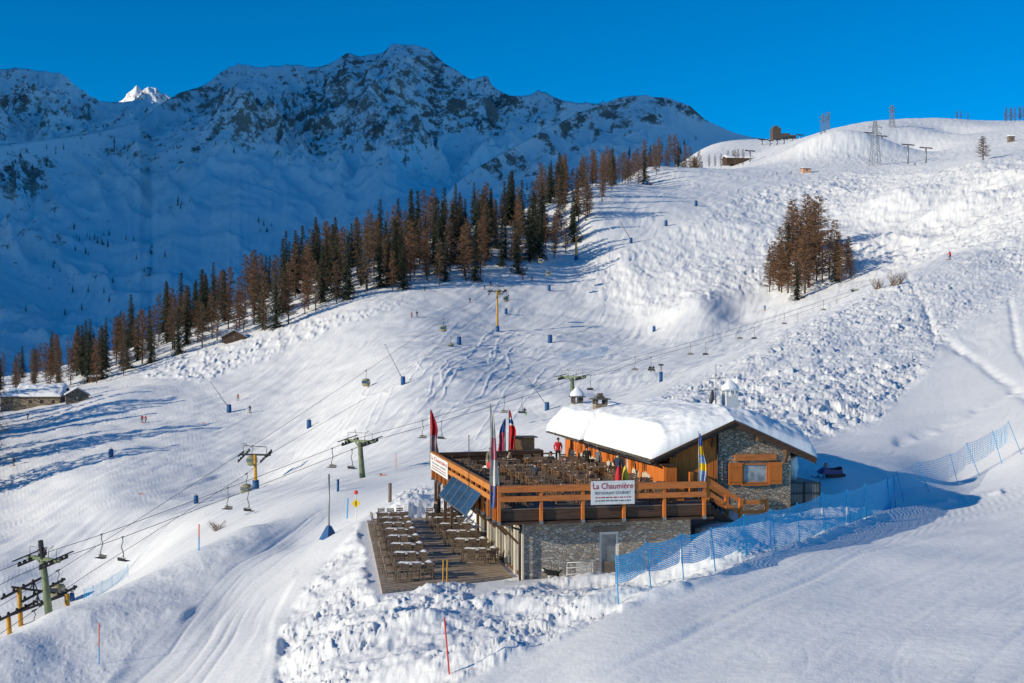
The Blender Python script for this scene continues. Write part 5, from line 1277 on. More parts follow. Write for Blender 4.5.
def make_gondola():
    t = empty("gondola_cabin", (0,0,0), 0, "", "gondola")
    m = MB(); rings = [(0.55,-3.75),(0.86,-3.55),(1.02,-3.0),(0.98,-2.3),(0.75,-1.95),(0.35,-1.85)]; n = 16; vs = []
    def sq(a, e=0.55): return math.copysign(abs(math.cos(a))**e, math.cos(a)), math.copysign(abs(math.sin(a))**e, math.sin(a))
    for r_, z in rings: vs += [(r_*sq(2*math.pi*q/n)[0], r_*0.9*sq(2*math.pi*q/n)[1], z) for q in range(n)]
    fs = [(i*n+q, i*n+(q+1) % n, (i+1)*n+(q+1) % n, (i+1)*n+q) for i in range(len(rings)-1) for q in range(n)]+[tuple(range(n-1,-1,-1)), tuple(range(5*n, 6*n))]
    m.add(vs, fs); m.build("cabin_body", GCAB, t, True)
    for ax in range(4):
        a = ax*math.pi/2; m = MB(); c, s_ = math.cos(a), math.sin(a); R_ = 1.0 if ax % 2 == 0 else 0.9
        def W_(x, y, z): return (c*x-s_*y, s_*x+c*y, z)
        m.prism([W_(R_*1.0, -0.62, -2.98), W_(R_*1.0, 0.62, -2.98), W_(R_*0.96, 0.6, -2.3), W_(R_*0.96, -0.6, -2.3)], Vector(W_(0.04,0,0)))
        m.build("window", GLASSD, t)
    m = MB(); m.tube([(0,0,-1.9),(0,0,-1.0),(0.0,-0.25,-0.5),(0,0,0)], 0.06, 6); m.build("hanger", DARKM, t, True)
    m = MB(); m.bar((-0.5,0,0.02),(0.5,0,0.12),0.14,0.18); m.build("grip", DARKM, t); return t
gon = make_gondola(); k = 0
GONS = [(19,1),(72,-1),(235,1),(263,-1),(360,1),(375,-1),(443,1),(451,-1),(499.6,1),(505,-1),(542.6,1),(546.5,-1),(602.6,1),(603.6,-1),(625,1),(628,-1),(657,1),(660,-1)]
where = ["lowest, half hidden behind the snow bank by the yellow posts", "beside the green tower at the lower left", "left of the nearest yellow tower", "just behind the head of the nearest yellow tower",
 "lower of two above the green tower's cable", "upper of two right of the blue snow lance base", "lower of two above the sunlit piste", "upper of two left of the tall yellow tower", "just right of the tall yellow tower's mast", "at the head of the tall yellow tower",
 "lower of two above the skiers near the forest edge", "upper of two below the third yellow tower", "lower of two on the shaded piste", "upper of two on the shaded piste", "lower of the pair below the forest corner", "upper of the pair below the forest corner", "lower one by the topmost towers", "topmost one near the end of the forest"]
for (px, ln), w in zip(GONS, where):
    p = gl_pt(px, ln)
    lab = "khaki gondola cabin, "+w
    if k == 0: gon.location = p; gon.rotation_euler = (0,0,gang); gon["label"] = lab; gon["group"] = "gondola cabins"
    else: dup(gon, p, gang, lab, "gondola cabins")
    k += 1
def gondola_tower(px, basey, H, label, tilt=0.06):
    k_ = gl_k(px); p = GL0+GLd*k_; zt = (seg_interp(px, GA)+seg_interp(px, GB))/2; zt = (CY-zt)/F*p.y; g = gz(p.x, p.y)
    t = empty("gondola_tower", (p.x, p.y, g), gang, label, "lift tower", "gondola towers"); Hh = zt-g
    foot = Vector((math.tan(tilt)*Hh,0,0)); q = max(0.8, p.y/500)
    m = MB(); m.tube([foot+Vector((0,0,-1)), (0,0,Hh)], [0.5*q,0.36*q], 14); m.build("mast", YEL, t, True)
    m = MB(); m.tube([foot*0.99+Vector((0,0,-0.5)), foot*0.8+Vector((0,0,2.0))], [0.85*q,0.75*q], 14); m.build("base_pad", BLUEPAD, t, True)
    m = MB(); m.bar((0,-3.2,Hh),(0,3.2,Hh),0.3,0.35); m.build("crossarm", DARKM, t)
    for sy in (-1, 1):
        m = MB(); dz = 0.35; m.bar((-2.6,sy*2.3,Hh-0.3-2.6*dz),(2.6,sy*2.3,Hh-0.3+2.6*dz),0.22*q,0.35*q); m.bar((-1.2,sy*2.9,Hh+0.1-1.2*dz),(1.2,sy*2.9,Hh+0.1+1.2*dz),0.5*q,0.06); a = m.build("sheave_beam", DARKM, t)
        for w_ in range(6):
            x = -2.3+w_*0.92; w2 = MB(); w2.tube([(x,sy*2.3-0.08,Hh-0.1+x*dz),(x,sy*2.3+0.08,Hh-0.1+x*dz)], 0.25*q, 10); w2.build("sheave", DARKM, a, True)
    m = MB(); m.tube([(0,-2.4,Hh+0.2),(0,-2.4,Hh+1.5),(0,2.4,Hh+1.7),(0,2.4,Hh+0.2)], 0.09*q, 6); m.tube([(0,1.6,Hh+1.6),(0,2.0,Hh+2.1),(0,2.8,Hh+2.0)], 0.08*q, 6); m.build("service_frame", DARKM, t, True)
gondola_tower(255, 492, 9, "nearest yellow gondola tower with a blue padded foot on the open piste")
gondola_tower(497, 331, 13, "tall yellow gondola tower with blue foot in the middle of the piste")
gondola_tower(576, 262, 12, "yellow gondola tower standing in the shaded upper piste")
gondola_tower(646, 197, 10, "slim gondola tower at the forest corner high on the slope")
gondola_tower(672, 178, 10, "highest yellow gondola tower in front of the brown larches")
# portal towers of the valley station
for (xa, xb, Y_, ya, yb, lab) in ((19, 40, 175, 588, 592, "yellow portal tower with two posts and dark sheaves behind the snow bank"), (8, 59, 172, 616, 594, "wide yellow portal tower with outer posts at the far lower left")):
    A = Vector(((xa-CX)/F*Y_, Y_, (CY-ya)/F*Y_)); B = Vector(((xb-CX)/F*Y_, Y_+3, (CY-yb)/F*(Y_+3))); g = min(gz(A.x,A.y), gz(B.x,B.y))
    t = empty("portal_tower", (A.x, A.y, g), 0, lab, "lift tower", "gondola portal towers"); O_ = Vector((A.x, A.y, g))
    for Q in (A, B):
        m = MB(); m.tube([Vector((Q.x+0.3, Q.y, g-1))-O_, Q-O_], 0.33, 10); m.build("post", YEL, t, True)
    up = Vector((0,0,0)); a = A-O_; b = B-O_; 
    m = MB(); m.bar(a-(b-a)*0.25*(1 if xa == 19 else 0.05), b+(b-a)*0.25*(1 if xa == 19 else 0.02), 0.3, 0.3); m.build("crossbeam", DARKM, t)
    dd = Vector((0.9,3.0,1.0)) if xa == 19 else Vector((0.7,2.4,0.8))
    for s_ in (0.15, 0.85):
        c_ = a.lerp(b, s_); m = MB(); m.bar(c_-dd*0.9+Vector((-1.2,0,0.0)), c_+dd*0.9+Vector((1.2,0,0.35)), 0.28, 0.28); m.build("sheave_train", DARKM, t)
        for w_ in range(5): c2 = c_+dd*(-0.8+0.4*w_)+Vector((-1+0.5*w_,0,0.3)); m = MB(); m.tube([c2-Vector((0.1,0,0)), c2+Vector((0.1,0,0))], 0.35, 8); m.build("sheave", DARKM, t, True)
    m = MB(); c_ = a.lerp(b, 0.5); m.bar(c_, c_+Vector((0,0,1.4)), 0.18); m.bar(c_+Vector((-0.5,0,0)), c_+Vector((0,0,1.3)), 0.12); m.bar(c_+Vector((0.5,0,0)), c_+Vector((0,0,1.3)), 0.12); m.build("lifting_frame", DARKM, t)

# ================================================================== pads, poles, markers
def pad(px, py, Y, h, w, label, lance=None, pole=None):
    p = at(px, Y); t = empty("padded_hydrant", p, 0, label, "snow gun hydrant", "blue padded snow gun hydrants")
    m = MB(); m.tube([(0,0,-0.2),(0.02,0,h*0.3),(0.0,0,h*0.7),(0,0,h)], [w*0.5,w*0.52,w*0.5,w*0.46], 10); m.build("pad", BLUEPAD, t, True)
    m = MB()
    if lance: m.tube([(0,0,h*0.5),(lance[0],0,lance[1])], [0.12*Y/300,0.05*Y/300], 6); m.tube([(lance[0]-0.3,0,lance[1]),(lance[0]+0.3,0,lance[1]+0.1)], 0.05, 5)
    else: m.tube([(0,0,h*0.6),(0,0,h+0.35)], 0.10, 6); m.box(-0.3,0.3,-0.05,0.05,h+0.2,h+0.32)
    m.build("lance" if lance else "valve", GREYM, t)
def Yof(px, py):
    """distance at which the ground is seen at px, py (first surface)"""
    Ys = np.exp(np.linspace(math.log(38), math.log(1650), 900)); X_ = (px-CX)/F*Ys; z, _ = ground_w(X_, Ys); yy = CY-z/Ys*F
    hmax = np.minimum.accumulate(yy); idx = np.where((yy <= py))[0]
    return float(Ys[idx[0]]) if len(idx) else 400.0
PADS = [(111,458,None,"far left on the open piste"),(196,504,None,"between the nearest yellow tower and the lower left posts"),(229,413,(-6,10),"with a long lance leaning left, near two skiers"),(309,428,None,"on a hump in the middle of the lower piste"),
        (403,385,(-5,11),"with a thin lance left of the curved ski tracks"),(459,345,None,"below the tall yellow tower"),(506,314,None,"right of the tall yellow tower"),(549,291,None,"at the edge of the mogul field"),(547,411,(-5,8),"between the flags and the chalet chimneys"),
        (631,244,(-7,14),"with a lance on the shaded upper piste"),(696,206,None,"at the edge of the shaded upper piste"),(666,226,None,"on the border of shade below the topmost mogul slope"),(550,343,None,"with a small platform on the snow bump"),(654,332,None,"at the foot of the mogul field"),(72,600,None,"beside the safety net and lowest gondola towers")]
for px, py, ln, w in PADS:
    Y_ = Yof(px, py); s_ = Y_/128.0
    if px == 72: Y_ = 186
    h = 8.0*Y_/1280 if Y_ < 420 else 5.5*Y_/1280
    h = min(max(h, 1.2), 2.8); pad(px, py, Y_, h, h*0.58, "blue padded snow gun hydrant "+w, tuple(q*0.8 for q in ln) if ln else None)
def pole(px, py, h, r, mats_, label, name="marker_pole", lean=0.0, cat="pole", Y=None):
    Y_ = Y or Yof(px, py); p = at(px, Y_); t = empty(name, p, 0, label, cat); n = len(mats_)
    for i, (mt, a, b) in enumerate(mats_):
        m = MB(); m.tube([(lean*a*h,0,a*h-(0.3 if a == 0 else 0)),(lean*b*h,0,b*h)], r, 7); m.build("lower_section" if (i == 0 and n > 1) else ("upper_section" if n > 1 else "shaft"), mt, t, True)
    return t
pole(99, 665, 2.0, 0.028, [(BLUEPOLE,0,0.42),(ORP,0.42,1)], "marker pole with blue foot and orange top at the lower left corner", cat="marker pole")
pole(450, 673, 2.0, 0.03, [(REDP,0,1)], "thin leaning red pole in the foreground snow, below the terrace", lean=-0.1, cat="marker pole", Y=45.5)
pole(199, 551, 2.0, 0.05, [(BLUEPOLE,0,0.5),(ORP,0.5,1)], "orange and blue marker pole on the far side of the track", cat="marker pole")
pole(396, 470, 2.2, 0.04, [(ORP,0,1)], "faint orange pole left of the deck's white banner", cat="marker pole")
pole(347, 519, 1.7, 0.05, [(BLUEPOLE,0,1)], "light blue stake left of the yellow warning sign", lean=0.05, cat="stake")
pole(338, 492, 1.3, 0.14, [(BLUEPAD,0,1)], "short dark blue padded stake across the track from the black pole", cat="stake")
pole(390, 499, 1.35, 0.13, [(GREYWOOD,0,1)], "weathered grey wooden post on the snow behind the lower terrace", cat="post", name="wooden_post", Y=93)
t = pole(329, 540, 4.3, 0.06, [(GREYM,0,1)], "tall dark pole in a blue pyramid base on the snow bank", name="lamp_pole", cat="pole", Y=88)
m = MB(); m.tube([(0,0,-0.2),(0,0,0.75)], [0.7,0.16], 4); m.build("base_cone", BLUEPAD, t)
t = pole(356, 519, 1.9, 0.035, [(WHITEP,0,1)], "yellow warning sign with a red ball on its pole beside the track", name="warning_sign", cat="sign")
m = MB(); m.prism([(-0.32,-0.06,1.15),(0,-0.06,0.80),(0.32,-0.06,1.15),(0,-0.06,1.50)], (0,0.025,0)); m.build("board", YELP, t)
m = MB(); m.ball((0,0,1.95), 0.16, 12, 8); m.build("ball", REDP, t, True)
m = MB(); m.box(-0.03,0.03,-0.075,-0.062,0.98,1.32); m.build("symbol", BLACK, t)
t = pole(661, 388, 3.2, 0.10, [(GREYM,0,1)], "tall pole with dark blue padding right of the occupied chair", name="padded_pole", cat="pole", Y=215)
m = MB(); m.tube([(0,0,0),(0,0,1.9)], [0.32,0.3], 10); m.build("pad", BLUEPAD, t, True); m = MB(); m.box(-0.4,0.4,-0.3,0.3,2.95,3.2); m.build("top_box", DARKM, t)
# small red nets lying on the piste
for px, py, lab in ((204,424,"pair of small red markers low on the piste"),(383,476,"low orange marker lying beside the track"),(141,495,"faint orange marker lying on the open piste")):
    Y_ = Yof(px, py); p = at(px, Y_); m = MB(); m.box(-0.7,-0.1,-0.04,0.04,0,0.5); m.box(0.0,0.8,-0.04,0.04,0,0.3); m.box(-0.1,0.0,-0.03,0.03,0.1,0.2); thing_obj(m, "course_marker", mat("faded_orange", (0.62,0.25,0.16), 0.7), p, 0.2, lab, "marker").scale = (0.6,)*3

# ================================================================== skiers
def skier_mesh(top, legs):
    pose = dict(pel=(0,.10,.82), wai=(0,.04,.97), che=(0,-.08,1.17), nek=(0,-.14,1.33), hd1=(0,-.17,1.41), hd2=(0,-.19,1.53), sl=(.19,-.08,1.26), sr=(-.19,-.08,1.26), el=(.30,-.16,1.03), er=(-.30,-.16,1.03), wl=(.30,-.42,1.0), wr=(-.30,-.42,1.0),
                hl=(.10,.08,.78), hr=(-.10,.08,.78), kl=(.13,-.18,.47), kr=(-.13,-.18,.47), al=(.13,.02,.11), ar=(-.13,.02,.11), tl=(.13,-.16,.07), tr=(-.13,-.16,.07))
    return body("person", pose, [HAIR, top, legs, BLACK], fingers=False)[0], pose
SKM = [skier_mesh(a, b) for a, b in ((BLACK, NAVY), (REDC, BLACK), (BLC, BLACK), (mat("orange_cloth", (0.75,0.25,0.03), 0.8), GREYC))]
m = MB(); m.box(-0.05,0.05,-0.95,0.75,0.0,0.02); m.prism([(-0.05,-0.95,0.0),(-0.05,-1.1,0.07),(-0.05,-1.1,0.09),(-0.05,-0.95,0.02)], (0.1,0,0)); ski_o = m.build("ski", REDP); ski_me = ski_o.data; bpy.data.objects.remove(ski_o)
m = MB(); m.tube([(0,0,0),(0,-.5,1.0)], 0.012, 5); pl_o = m.build("ski_pole", DARKM); pl_me = pl_o.data; bpy.data.objects.remove(pl_o)
CN = ["black","red and black","blue","orange"]
SK = [(14,466,0,"skiing alone in the shade at the far left"),(28,420,0,"tiny in the shade below the stone huts"),(142,423,1,"left of a pair at the edge of the shade"),(146,423,1,"right of a pair at the edge of the shade"),(238,401,3,"above the lance of the left hydrant"),
      (250,413,0,"right of the lance hydrant on the lower piste"),(412,318,1,"left of two crossing the upper left piste"),(417,317,0,"right of two crossing the upper left piste"),(425,291,0,"alone just below the forest edge"),(470,303,0,"left of the tall yellow tower"),
      (485,290,0,"lower of two above the tall yellow tower"),(491,286,0,"upper of two above the tall yellow tower"),(511,274,0,"first of the group below the forest edge"),(520,275,0,"second of the group below the forest edge"),(527,273,0,"third of the group below the forest edge"),
      (523,280,1,"in red below the group at the forest edge"),(532,282,1,"rightmost in red below the forest edge"),(508,300,0,"between the tall yellow tower and its neighbour cabin"),(696,204,0,"on the edge of the shade high up"),(738,193,2,"on the bright upper slope"),
      (764,178,2,"leftmost on the flat top below the pylons"),(777,175,0,"second on the flat top below the pylons"),(791,174,0,"third on the flat top, left of the small hut"),(809,288,1,"at the foot of the larch grove"),(765,311,2,"alone on the chairlift piste with a long shadow"),(950,260,1,"small and alone high on the right slope"),(915,166,0,"beside the T shaped towers at the top")]
for i, (px, py, c, w) in enumerate(SK):
    Y_ = Yof(px, py); p = at(px, Y_); me, J = SKM[c]; o = bpy.data.objects.new("person", me); COL.objects.link(o); o.location = p+Vector((0,0,0.02)); o.rotation_euler = (0,0,rng.uniform(-1.2, 1.2)); s_ = 1.25; o.scale = (s_,)*3
    tag(o, "skier in %s, %s" % (CN[c], w), "person", "skiers on the pistes")
    for sx in (-.13, .13): k_ = bpy.data.objects.new("ski", ski_me); COL.objects.link(k_); k_.location = (sx, 0, 0.02); setpar(k_, o)
    for sx in (-.31, .31): k_ = bpy.data.objects.new("ski_pole", pl_me); COL.objects.link(k_); k_.location = (sx, .08, 0.0); setpar(k_, o)
# riders on two chairs
for i, (p, a) in enumerate(riders):
    for j, dy in enumerate((-0.35, 0.35)):
        if i == 0 and j == 0: continue
        sitp = {k_: (v_[0], v_[1], v_[2]) for k_, v_ in sit.items()}
        me, J = body("person", sitp, [HAIR, [BLACK, NAVY][j], GRC if i == 0 else BLACK, GRC if i == 0 else BLACK], fingers=False)
        o = bpy.data.objects.new("person", me); COL.objects.link(o)
        M_ = Matrix.Rotation(a, 4, 'Z'); off = M_ @ Vector((-0.15, dy, -2.44-0.44)); o.location = p+off; o.rotation_euler = (0,0,a-math.pi/2)
        tag(o, ("rider with lime trousers on the chair above the red flags" if i == 0 else "%s dark rider on the chair left of the padded pole" % ("left" if j == 0 else "right")), "person")

# ================================================================== trees
def larch_mesh(seed, H=20.0, dense=1.0, R0=3.3, tw=1.0):
    r = random.Random(seed); tk = MB(); b = Vector((0,0,0)); pts = [(r.uniform(-.15,.15)*z/5, r.uniform(-.15,.15)*z/5, z) for z in np.linspace(-1, H, 9)]; pts[0] = (0,0,-1)
    tk.tube(pts, [0.30*(1-i/8.6) for i in range(9)], 7)
    cr = MB(); nb = int(120*dense)
    for i in range(nb):
        t_ = 0.14+0.86*(i+r.random())/nb; z = t_*H; a = r.uniform(0, 2*math.pi)
        L = R0*1.25*(1-t_)**0.62*r.uniform(0.55, 1.1)+0.3
        if t_ < 0.3: L *= r.uniform(0.3, 0.95)
        d = Vector((math.cos(a), math.sin(a), r.uniform(-0.05, 0.35))); P0 = Vector((0,0,z)); P1 = P0+d*L
        sd_ = d.cross(Vector((0,0,1))).normalized()*0.035
        cr.add([P0-sd_, P0+sd_, P1], [(0,1,2)])
        nt_ = int(8+L*9)
        for j in range(nt_):
            s_ = r.uniform(0.12, 1.0); Q = P0+d*L*s_
            dd = Vector((d.x*0.5+r.uniform(-.8,.8), d.y*0.5+r.uniform(-.8,.8), r.uniform(-0.75, 0.55))); l = r.uniform(0.35, 0.95)
            w = Vector((r.uniform(-1,1), r.uniform(-1,1), r.uniform(-1,1))).normalized()*r.uniform(0.05, 0.10)
            E_ = Q+dd*l; cr.add([Q-w, Q+w, E_+w*0.4, E_-w*0.4], [(0,1,2,3)])
    return tk, cr
def spruce_mesh(seed, H=20.0, R0=2.9):
    r = random.Random(seed); tk = MB(); tk.tube([(0,0,-1),(0,0,H*0.5),(0,0,H)], [0.32,0.2,0.03], 7); cr = MB(); nl = 30
    for i in range(nl):
        t_ = 0.06+0.93*i/(nl-1); z = t_*H; nb = int(13-7*t_)
        for k_ in range(nb):
            a = r.uniform(0, 2*math.pi); L = (R0*1.2*(1-t_)**0.8*r.uniform(0.6, 1.15)+0.25)
            d = Vector((math.cos(a), math.sin(a), -0.32-r.uniform(0, 0.25))); sdv = Vector((-math.sin(a), math.cos(a), 0)); P0 = Vector((0,0,z+r.uniform(-.2,.2)))
            nseg = max(2, int(L/0.35))
            for j in range(nseg):
                s_ = (j+r.random())/nseg; Q = P0+d*L*s_; w = (0.34+0.34*(1-s_))*r.uniform(0.7, 1.3)
                for sg in (-1, 1):
                    E_ = Q+sdv*sg*w+d*0.25+Vector((0,0,-r.uniform(0.05, 0.35))); F_ = Q+d*0.32
                    cr.add([Q, E_, F_], [(0,1,2)])
                E2 = Q+Vector((r.uniform(-.1,.1), r.uniform(-.1,.1), -r.uniform(0.25,0.5)))+d*0.1
                cr.add([Q-sdv*0.12, Q+sdv*0.12, E2], [(0,1,2)])
    return tk, cr
LARCHB = mat("larch_twigs", (0.175,0.108,0.064), 0.9, noise=((0.12,0.078,0.05), 0.35, 0.4, 0.6)); BARK = mat("bark", (0.12,0.085,0.06), 0.95, noise=((0.07,0.05,0.04), 3.0, 0.4, 0.6))
LARCHR = mat("red_larch_twigs", (0.21,0.11,0.058), 0.9, noise=((0.145,0.082,0.048), 0.35, 0.4, 0.6))
SPRN = mat("spruce_needles", (0.028,0.040,0.022), 0.9, noise=((0.05,0.055,0.028), 0.5, 0.45, 0.65))
def proto(kind, seed, mt, args):
    tk, cr = (larch_mesh if kind == "larch_tree" else spruce_mesh)(seed, **args)
    t = empty(kind, (0,-500,-500), 0, "x", "tree"); tk.build("trunk", BARK, t, True); cr.build("crown", mt, t); return t
PR = {"larch": [proto("larch_tree", s_, m_, dict(dense=d_, R0=R_)) for s_, m_, d_, R_ in ((1,LARCHB,1.0,3.1),(2,LARCHR,1.15,3.6),(3,LARCHB,0.8,2.8),(4,LARCHR,1.0,3.2))],
      "spruce": [proto("spruce_tree", s_, SPRN, dict(R0=R_)) for s_, R_ in ((11,2.7),(12,3.2),(13,2.4))]}
used = set(); ntree = {"larch": 0, "spruce": 0}
def tree(kind, p, H, label, group, v=None):
    k_ = rng.randrange(len(PR[kind])) if v is None else v; s_ = H/20.0; pr = PR[kind][k_]
    w_ = rng.uniform(0.82, 1.2)*(1.25 if "grove" in label else 1); sc = (s_*w_, s_*w_, s_); ntree[kind] += 1
    if (kind, k_) not in used:
        used.add((kind, k_)); pr.location = p; pr.rotation_euler = (0,0,rng.uniform(0, 6)); pr.scale = sc; pr["label"] = label; pr["group"] = group; return pr
    return dup(pr, p, rng.uniform(0, 6), label, group, sc)
FRONT = [(-40,440),(0,430),(60,425),(100,420),(150,430),(200,450),(300,455),(340,470),(400,482),(480,505),(520,525),(560,565),(600,640),(646,800),(695,930)]
DEP = [(-40,90),(300,100),(400,115),(500,130),(600,170),(695,150)]
HT = [(-40,14),(60,14),(110,16),(200,19),(300,20.5),(420,22),(500,21),(600,19.5),(700,20)]
# trees along the forest edge and inside it
cand = []
rf_ = random.Random(77)
def zone(px): return "left end" if px < 200 else ("middle part" if px < 440 else ("right part" if px < 600 else "far upper end"))
n_tree = 0; tries = 0; spots = []
while n_tree < 430 and tries < 20000:
    tries += 1
    px = rf_.uniform(-30, 702); dens = 0.35 if px < 60 else (0.75 if px < 200 else 1.0)
    if rf_.random() > dens: continue
    y0 = np.interp(px, *zip(*FRONT)); dp = np.interp(px, *zip(*DEP)); q = rf_.random()**1.0; Y_ = y0+dp*q
    X_ = (px-CX)/F*Y_
    if any((X_-a)**2+(Y_-b)**2 < (3.9 if px < 560 else 4.4)**2 for a, b in spots): continue
    spots.append((X_, Y_)); n_tree += 1
    sp = rf_.random() < (0.40 if 190 < px < 590 else (0.42 if px < 190 else 0.1))
    H = np.interp(px, *zip(*HT))*rf_.uniform(0.7, 1.18)*(1.08 if sp else 0.97)
    cand.append((px, Y_, sp, H, q))
Xs = np.array([(c[0]-CX)/F*c[1] for c in cand]); Ys = np.array([c[1] for c in cand]); Zs, _ = ground_w(Xs, Ys)
for c, X_, Y_, Z_ in zip(cand, Xs, Ys, Zs):
    kind = "spruce" if c[2] else "larch"; pos = "front" if c[4] < 0.3 else "back"
    lab = ("dark green spruce" if c[2] else "bare brown larch")+" in the %s rows at the %s of the forest band" % (pos, zone(c[0]))
    tree(kind, Vector((X_, Y_, Z_-0.2)), c[3], lab, ("spruces" if c[2] else "larches")+" in the %s rows, %s of the forest" % (pos, zone(c[0])))
# grove on the mogul slope
gsp = []
for i in range(2500):
    if len(gsp) >= 32: break
    px = rf_.uniform(760, 856); py = rf_.uniform(248, 298)
    if py < 250+abs(px-812)*0.35 or py > 300-max(0, px-812)*0.5: continue
    Y_ = Yof(px, py)
    X_ = (px-CX)/F*Y_
    if any((X_-a)**2+(Y_-b)**2 < 5.5 for a, b in gsp): continue
    gsp.append((X_, Y_)); 
    edge = min(px-764, 846-px)/41; H = (11+9*min(1, edge*1.5)*rf_.uniform(0.75, 1.1))*Y_/430
    tree("larch", Vector((X_, Y_, gz(X_, Y_)-0.2)), H, "reddish brown bare larch in the grove on the mogul slope", "larches of the grove on the mogul slope", v=rf_.choice((1,3,1)))
for px, Y_, H, w in ((797,300,13,"left"),(836,282,14,"right"),(788,282,20,"tall, half hidden")):
    Y_ = Yof(px, Y_); tree("spruce", at(px, Y_, -0.2), H*Y_/430, "dark spruce at the %s side of the larch grove" % w, "spruces of the grove")
# solitary and upper trees
def lone(px, py, H, label, kind="larch", v=2, group=None, Y=None):
    Y_ = Y or Yof(px, py); return tree(kind, at(px, Y_, -0.2), H, label, group or "solitary trees", v)
o_ = lone(983, 160, 12, "solitary bare larch on the sunlit right shoulder", v=0); o_.scale = (1.25,1.25,0.62)
lone(108//2+29, 374, 14, "bare broad larch beside the small gabled hut at the left", v=3)
for px in (709,715,721): lone(px, 168, 13, "bare larch left of the snowy roof on the upper slope", group="larches left of the snowy roof")
for px in (728,733,738,743,735): lone(px, 166, 14, "bare larch in front of the snowy roof on the upper slope", group="larches in front of the snowy roof")
for px in (1006,1011,1015,1020,1024,1028): tree("larch", at(px, 1235+rng.uniform(-20,40), -0.3), 15, "brown larch on the skyline at the right edge", "larches on the right skyline")
for px in (957,961,968): tree("larch", at(px, 1270, -0.3), 9, "small tree peeking over the skyline left of the right edge group", "small skyline trees")
# trees out of frame to the left whose shade falls over the huts' meadow
for i in range(26):
    px = rf_.uniform(-120, -14); Y_ = rf_.uniform(270, 400); tree(rf_.choice(("larch","spruce")), at(px, Y_, -0.3), rf_.uniform(20, 28), "tall tree left of the meadow below the huts", "trees left of the meadow")
# small trees on the shaded mountain faces
def on_mtn(name, px, py):
    X, Y, Z = GRIDS[name]; k_ = int(np.argmin(np.abs(X[0]/Y[0]*F+CX-px))); yy = CY-Z[:, k_]/Y[:, k_]*F; i = np.where(yy <= py)[0]
    i = i[0] if len(i) else len(yy)-1
    return Vector((X[i, k_], Y[i, k_], Z[i, k_]))
ms = []
for cx, cy, rx, ry, n in ((110,240,38,12,15),(148,262,14,14,7),(262,228,8,8,6),(180,208,9,5,5),(115,150,18,18,7),(60,150,10,6,4),(25,166,22,8,7),(205,150,60,20,8),(60,262,60,30,8),(70,300,40,20,6),(330,140,40,20,4)):
    for _ in range(n): ms.append((rf_.gauss(cx, rx*0.6), rf_.gauss(cy, ry*0.6)))
for px, py in ms:
    p = on_mtn("mountain_main", px, py); tree("spruce" if ntree["spruce"] < 290 else "larch", p-Vector((0,0,0.5)), rf_.uniform(9, 19), "small dark tree scattered on the shaded mountain face", "trees scattered on the shaded mountain")
for _ in range(26):
    px = rf_.uniform(520, 700); py = np.interp(px, [520,640,700],[195,150,142])+rf_.uniform(-4, 14); p = on_mtn("mountain_second", px, py)
    tree("larch" if ntree["larch"] < 297 else "spruce", p-Vector((0,0,0.5)), rf_.uniform(10, 18), "small tree on the slope of the second shaded peak", "trees on the second peak")
# bushes
def bush(px, py, s_, label, Y=None, mt=None):
    Y_ = Y or Yof(px, py); r = random.Random(int(px)); m = MB()
    for i in range(26):
        a = r.uniform(0, 6.28); l = r.uniform(0.5, 1.0)*s_; P = Vector((r.uniform(-.3,.3)*s_, r.uniform(-.2,.2)*s_, 0)); D = Vector((math.cos(a)*0.8, math.sin(a)*0.5, 1.0))*l
        m.tube([P, P+D*0.6, P+D+Vector((r.uniform(-.2,.2)*s_,0,0))], [0.03*s_**0.5,0.018*s_**0.5,0.006], 4)
        for j in range(5): q = P+D*r.uniform(.3, 1); m.tube([q, q+Vector((r.uniform(-.4,.4), r.uniform(-.3,.3), r.uniform(.1,.5)))*s_*0.6], [0.012*s_**0.5, 0.004], 3)
    thing_obj(m, "bush", mt or mat("bush_twigs", (0.19,0.11,0.06), 0.9), at(px, Y_, -0.05), 0, label, "bush")
bush(217, 531, 1.2, "bare twiggy shrub on the bank beyond the groomed track")
bush(895, 286, 3.2, "low brown bush on the crest right of the small lift tower head")
bush(878, 290, 2.2, "tiny brown bush just right of the small lift tower head")

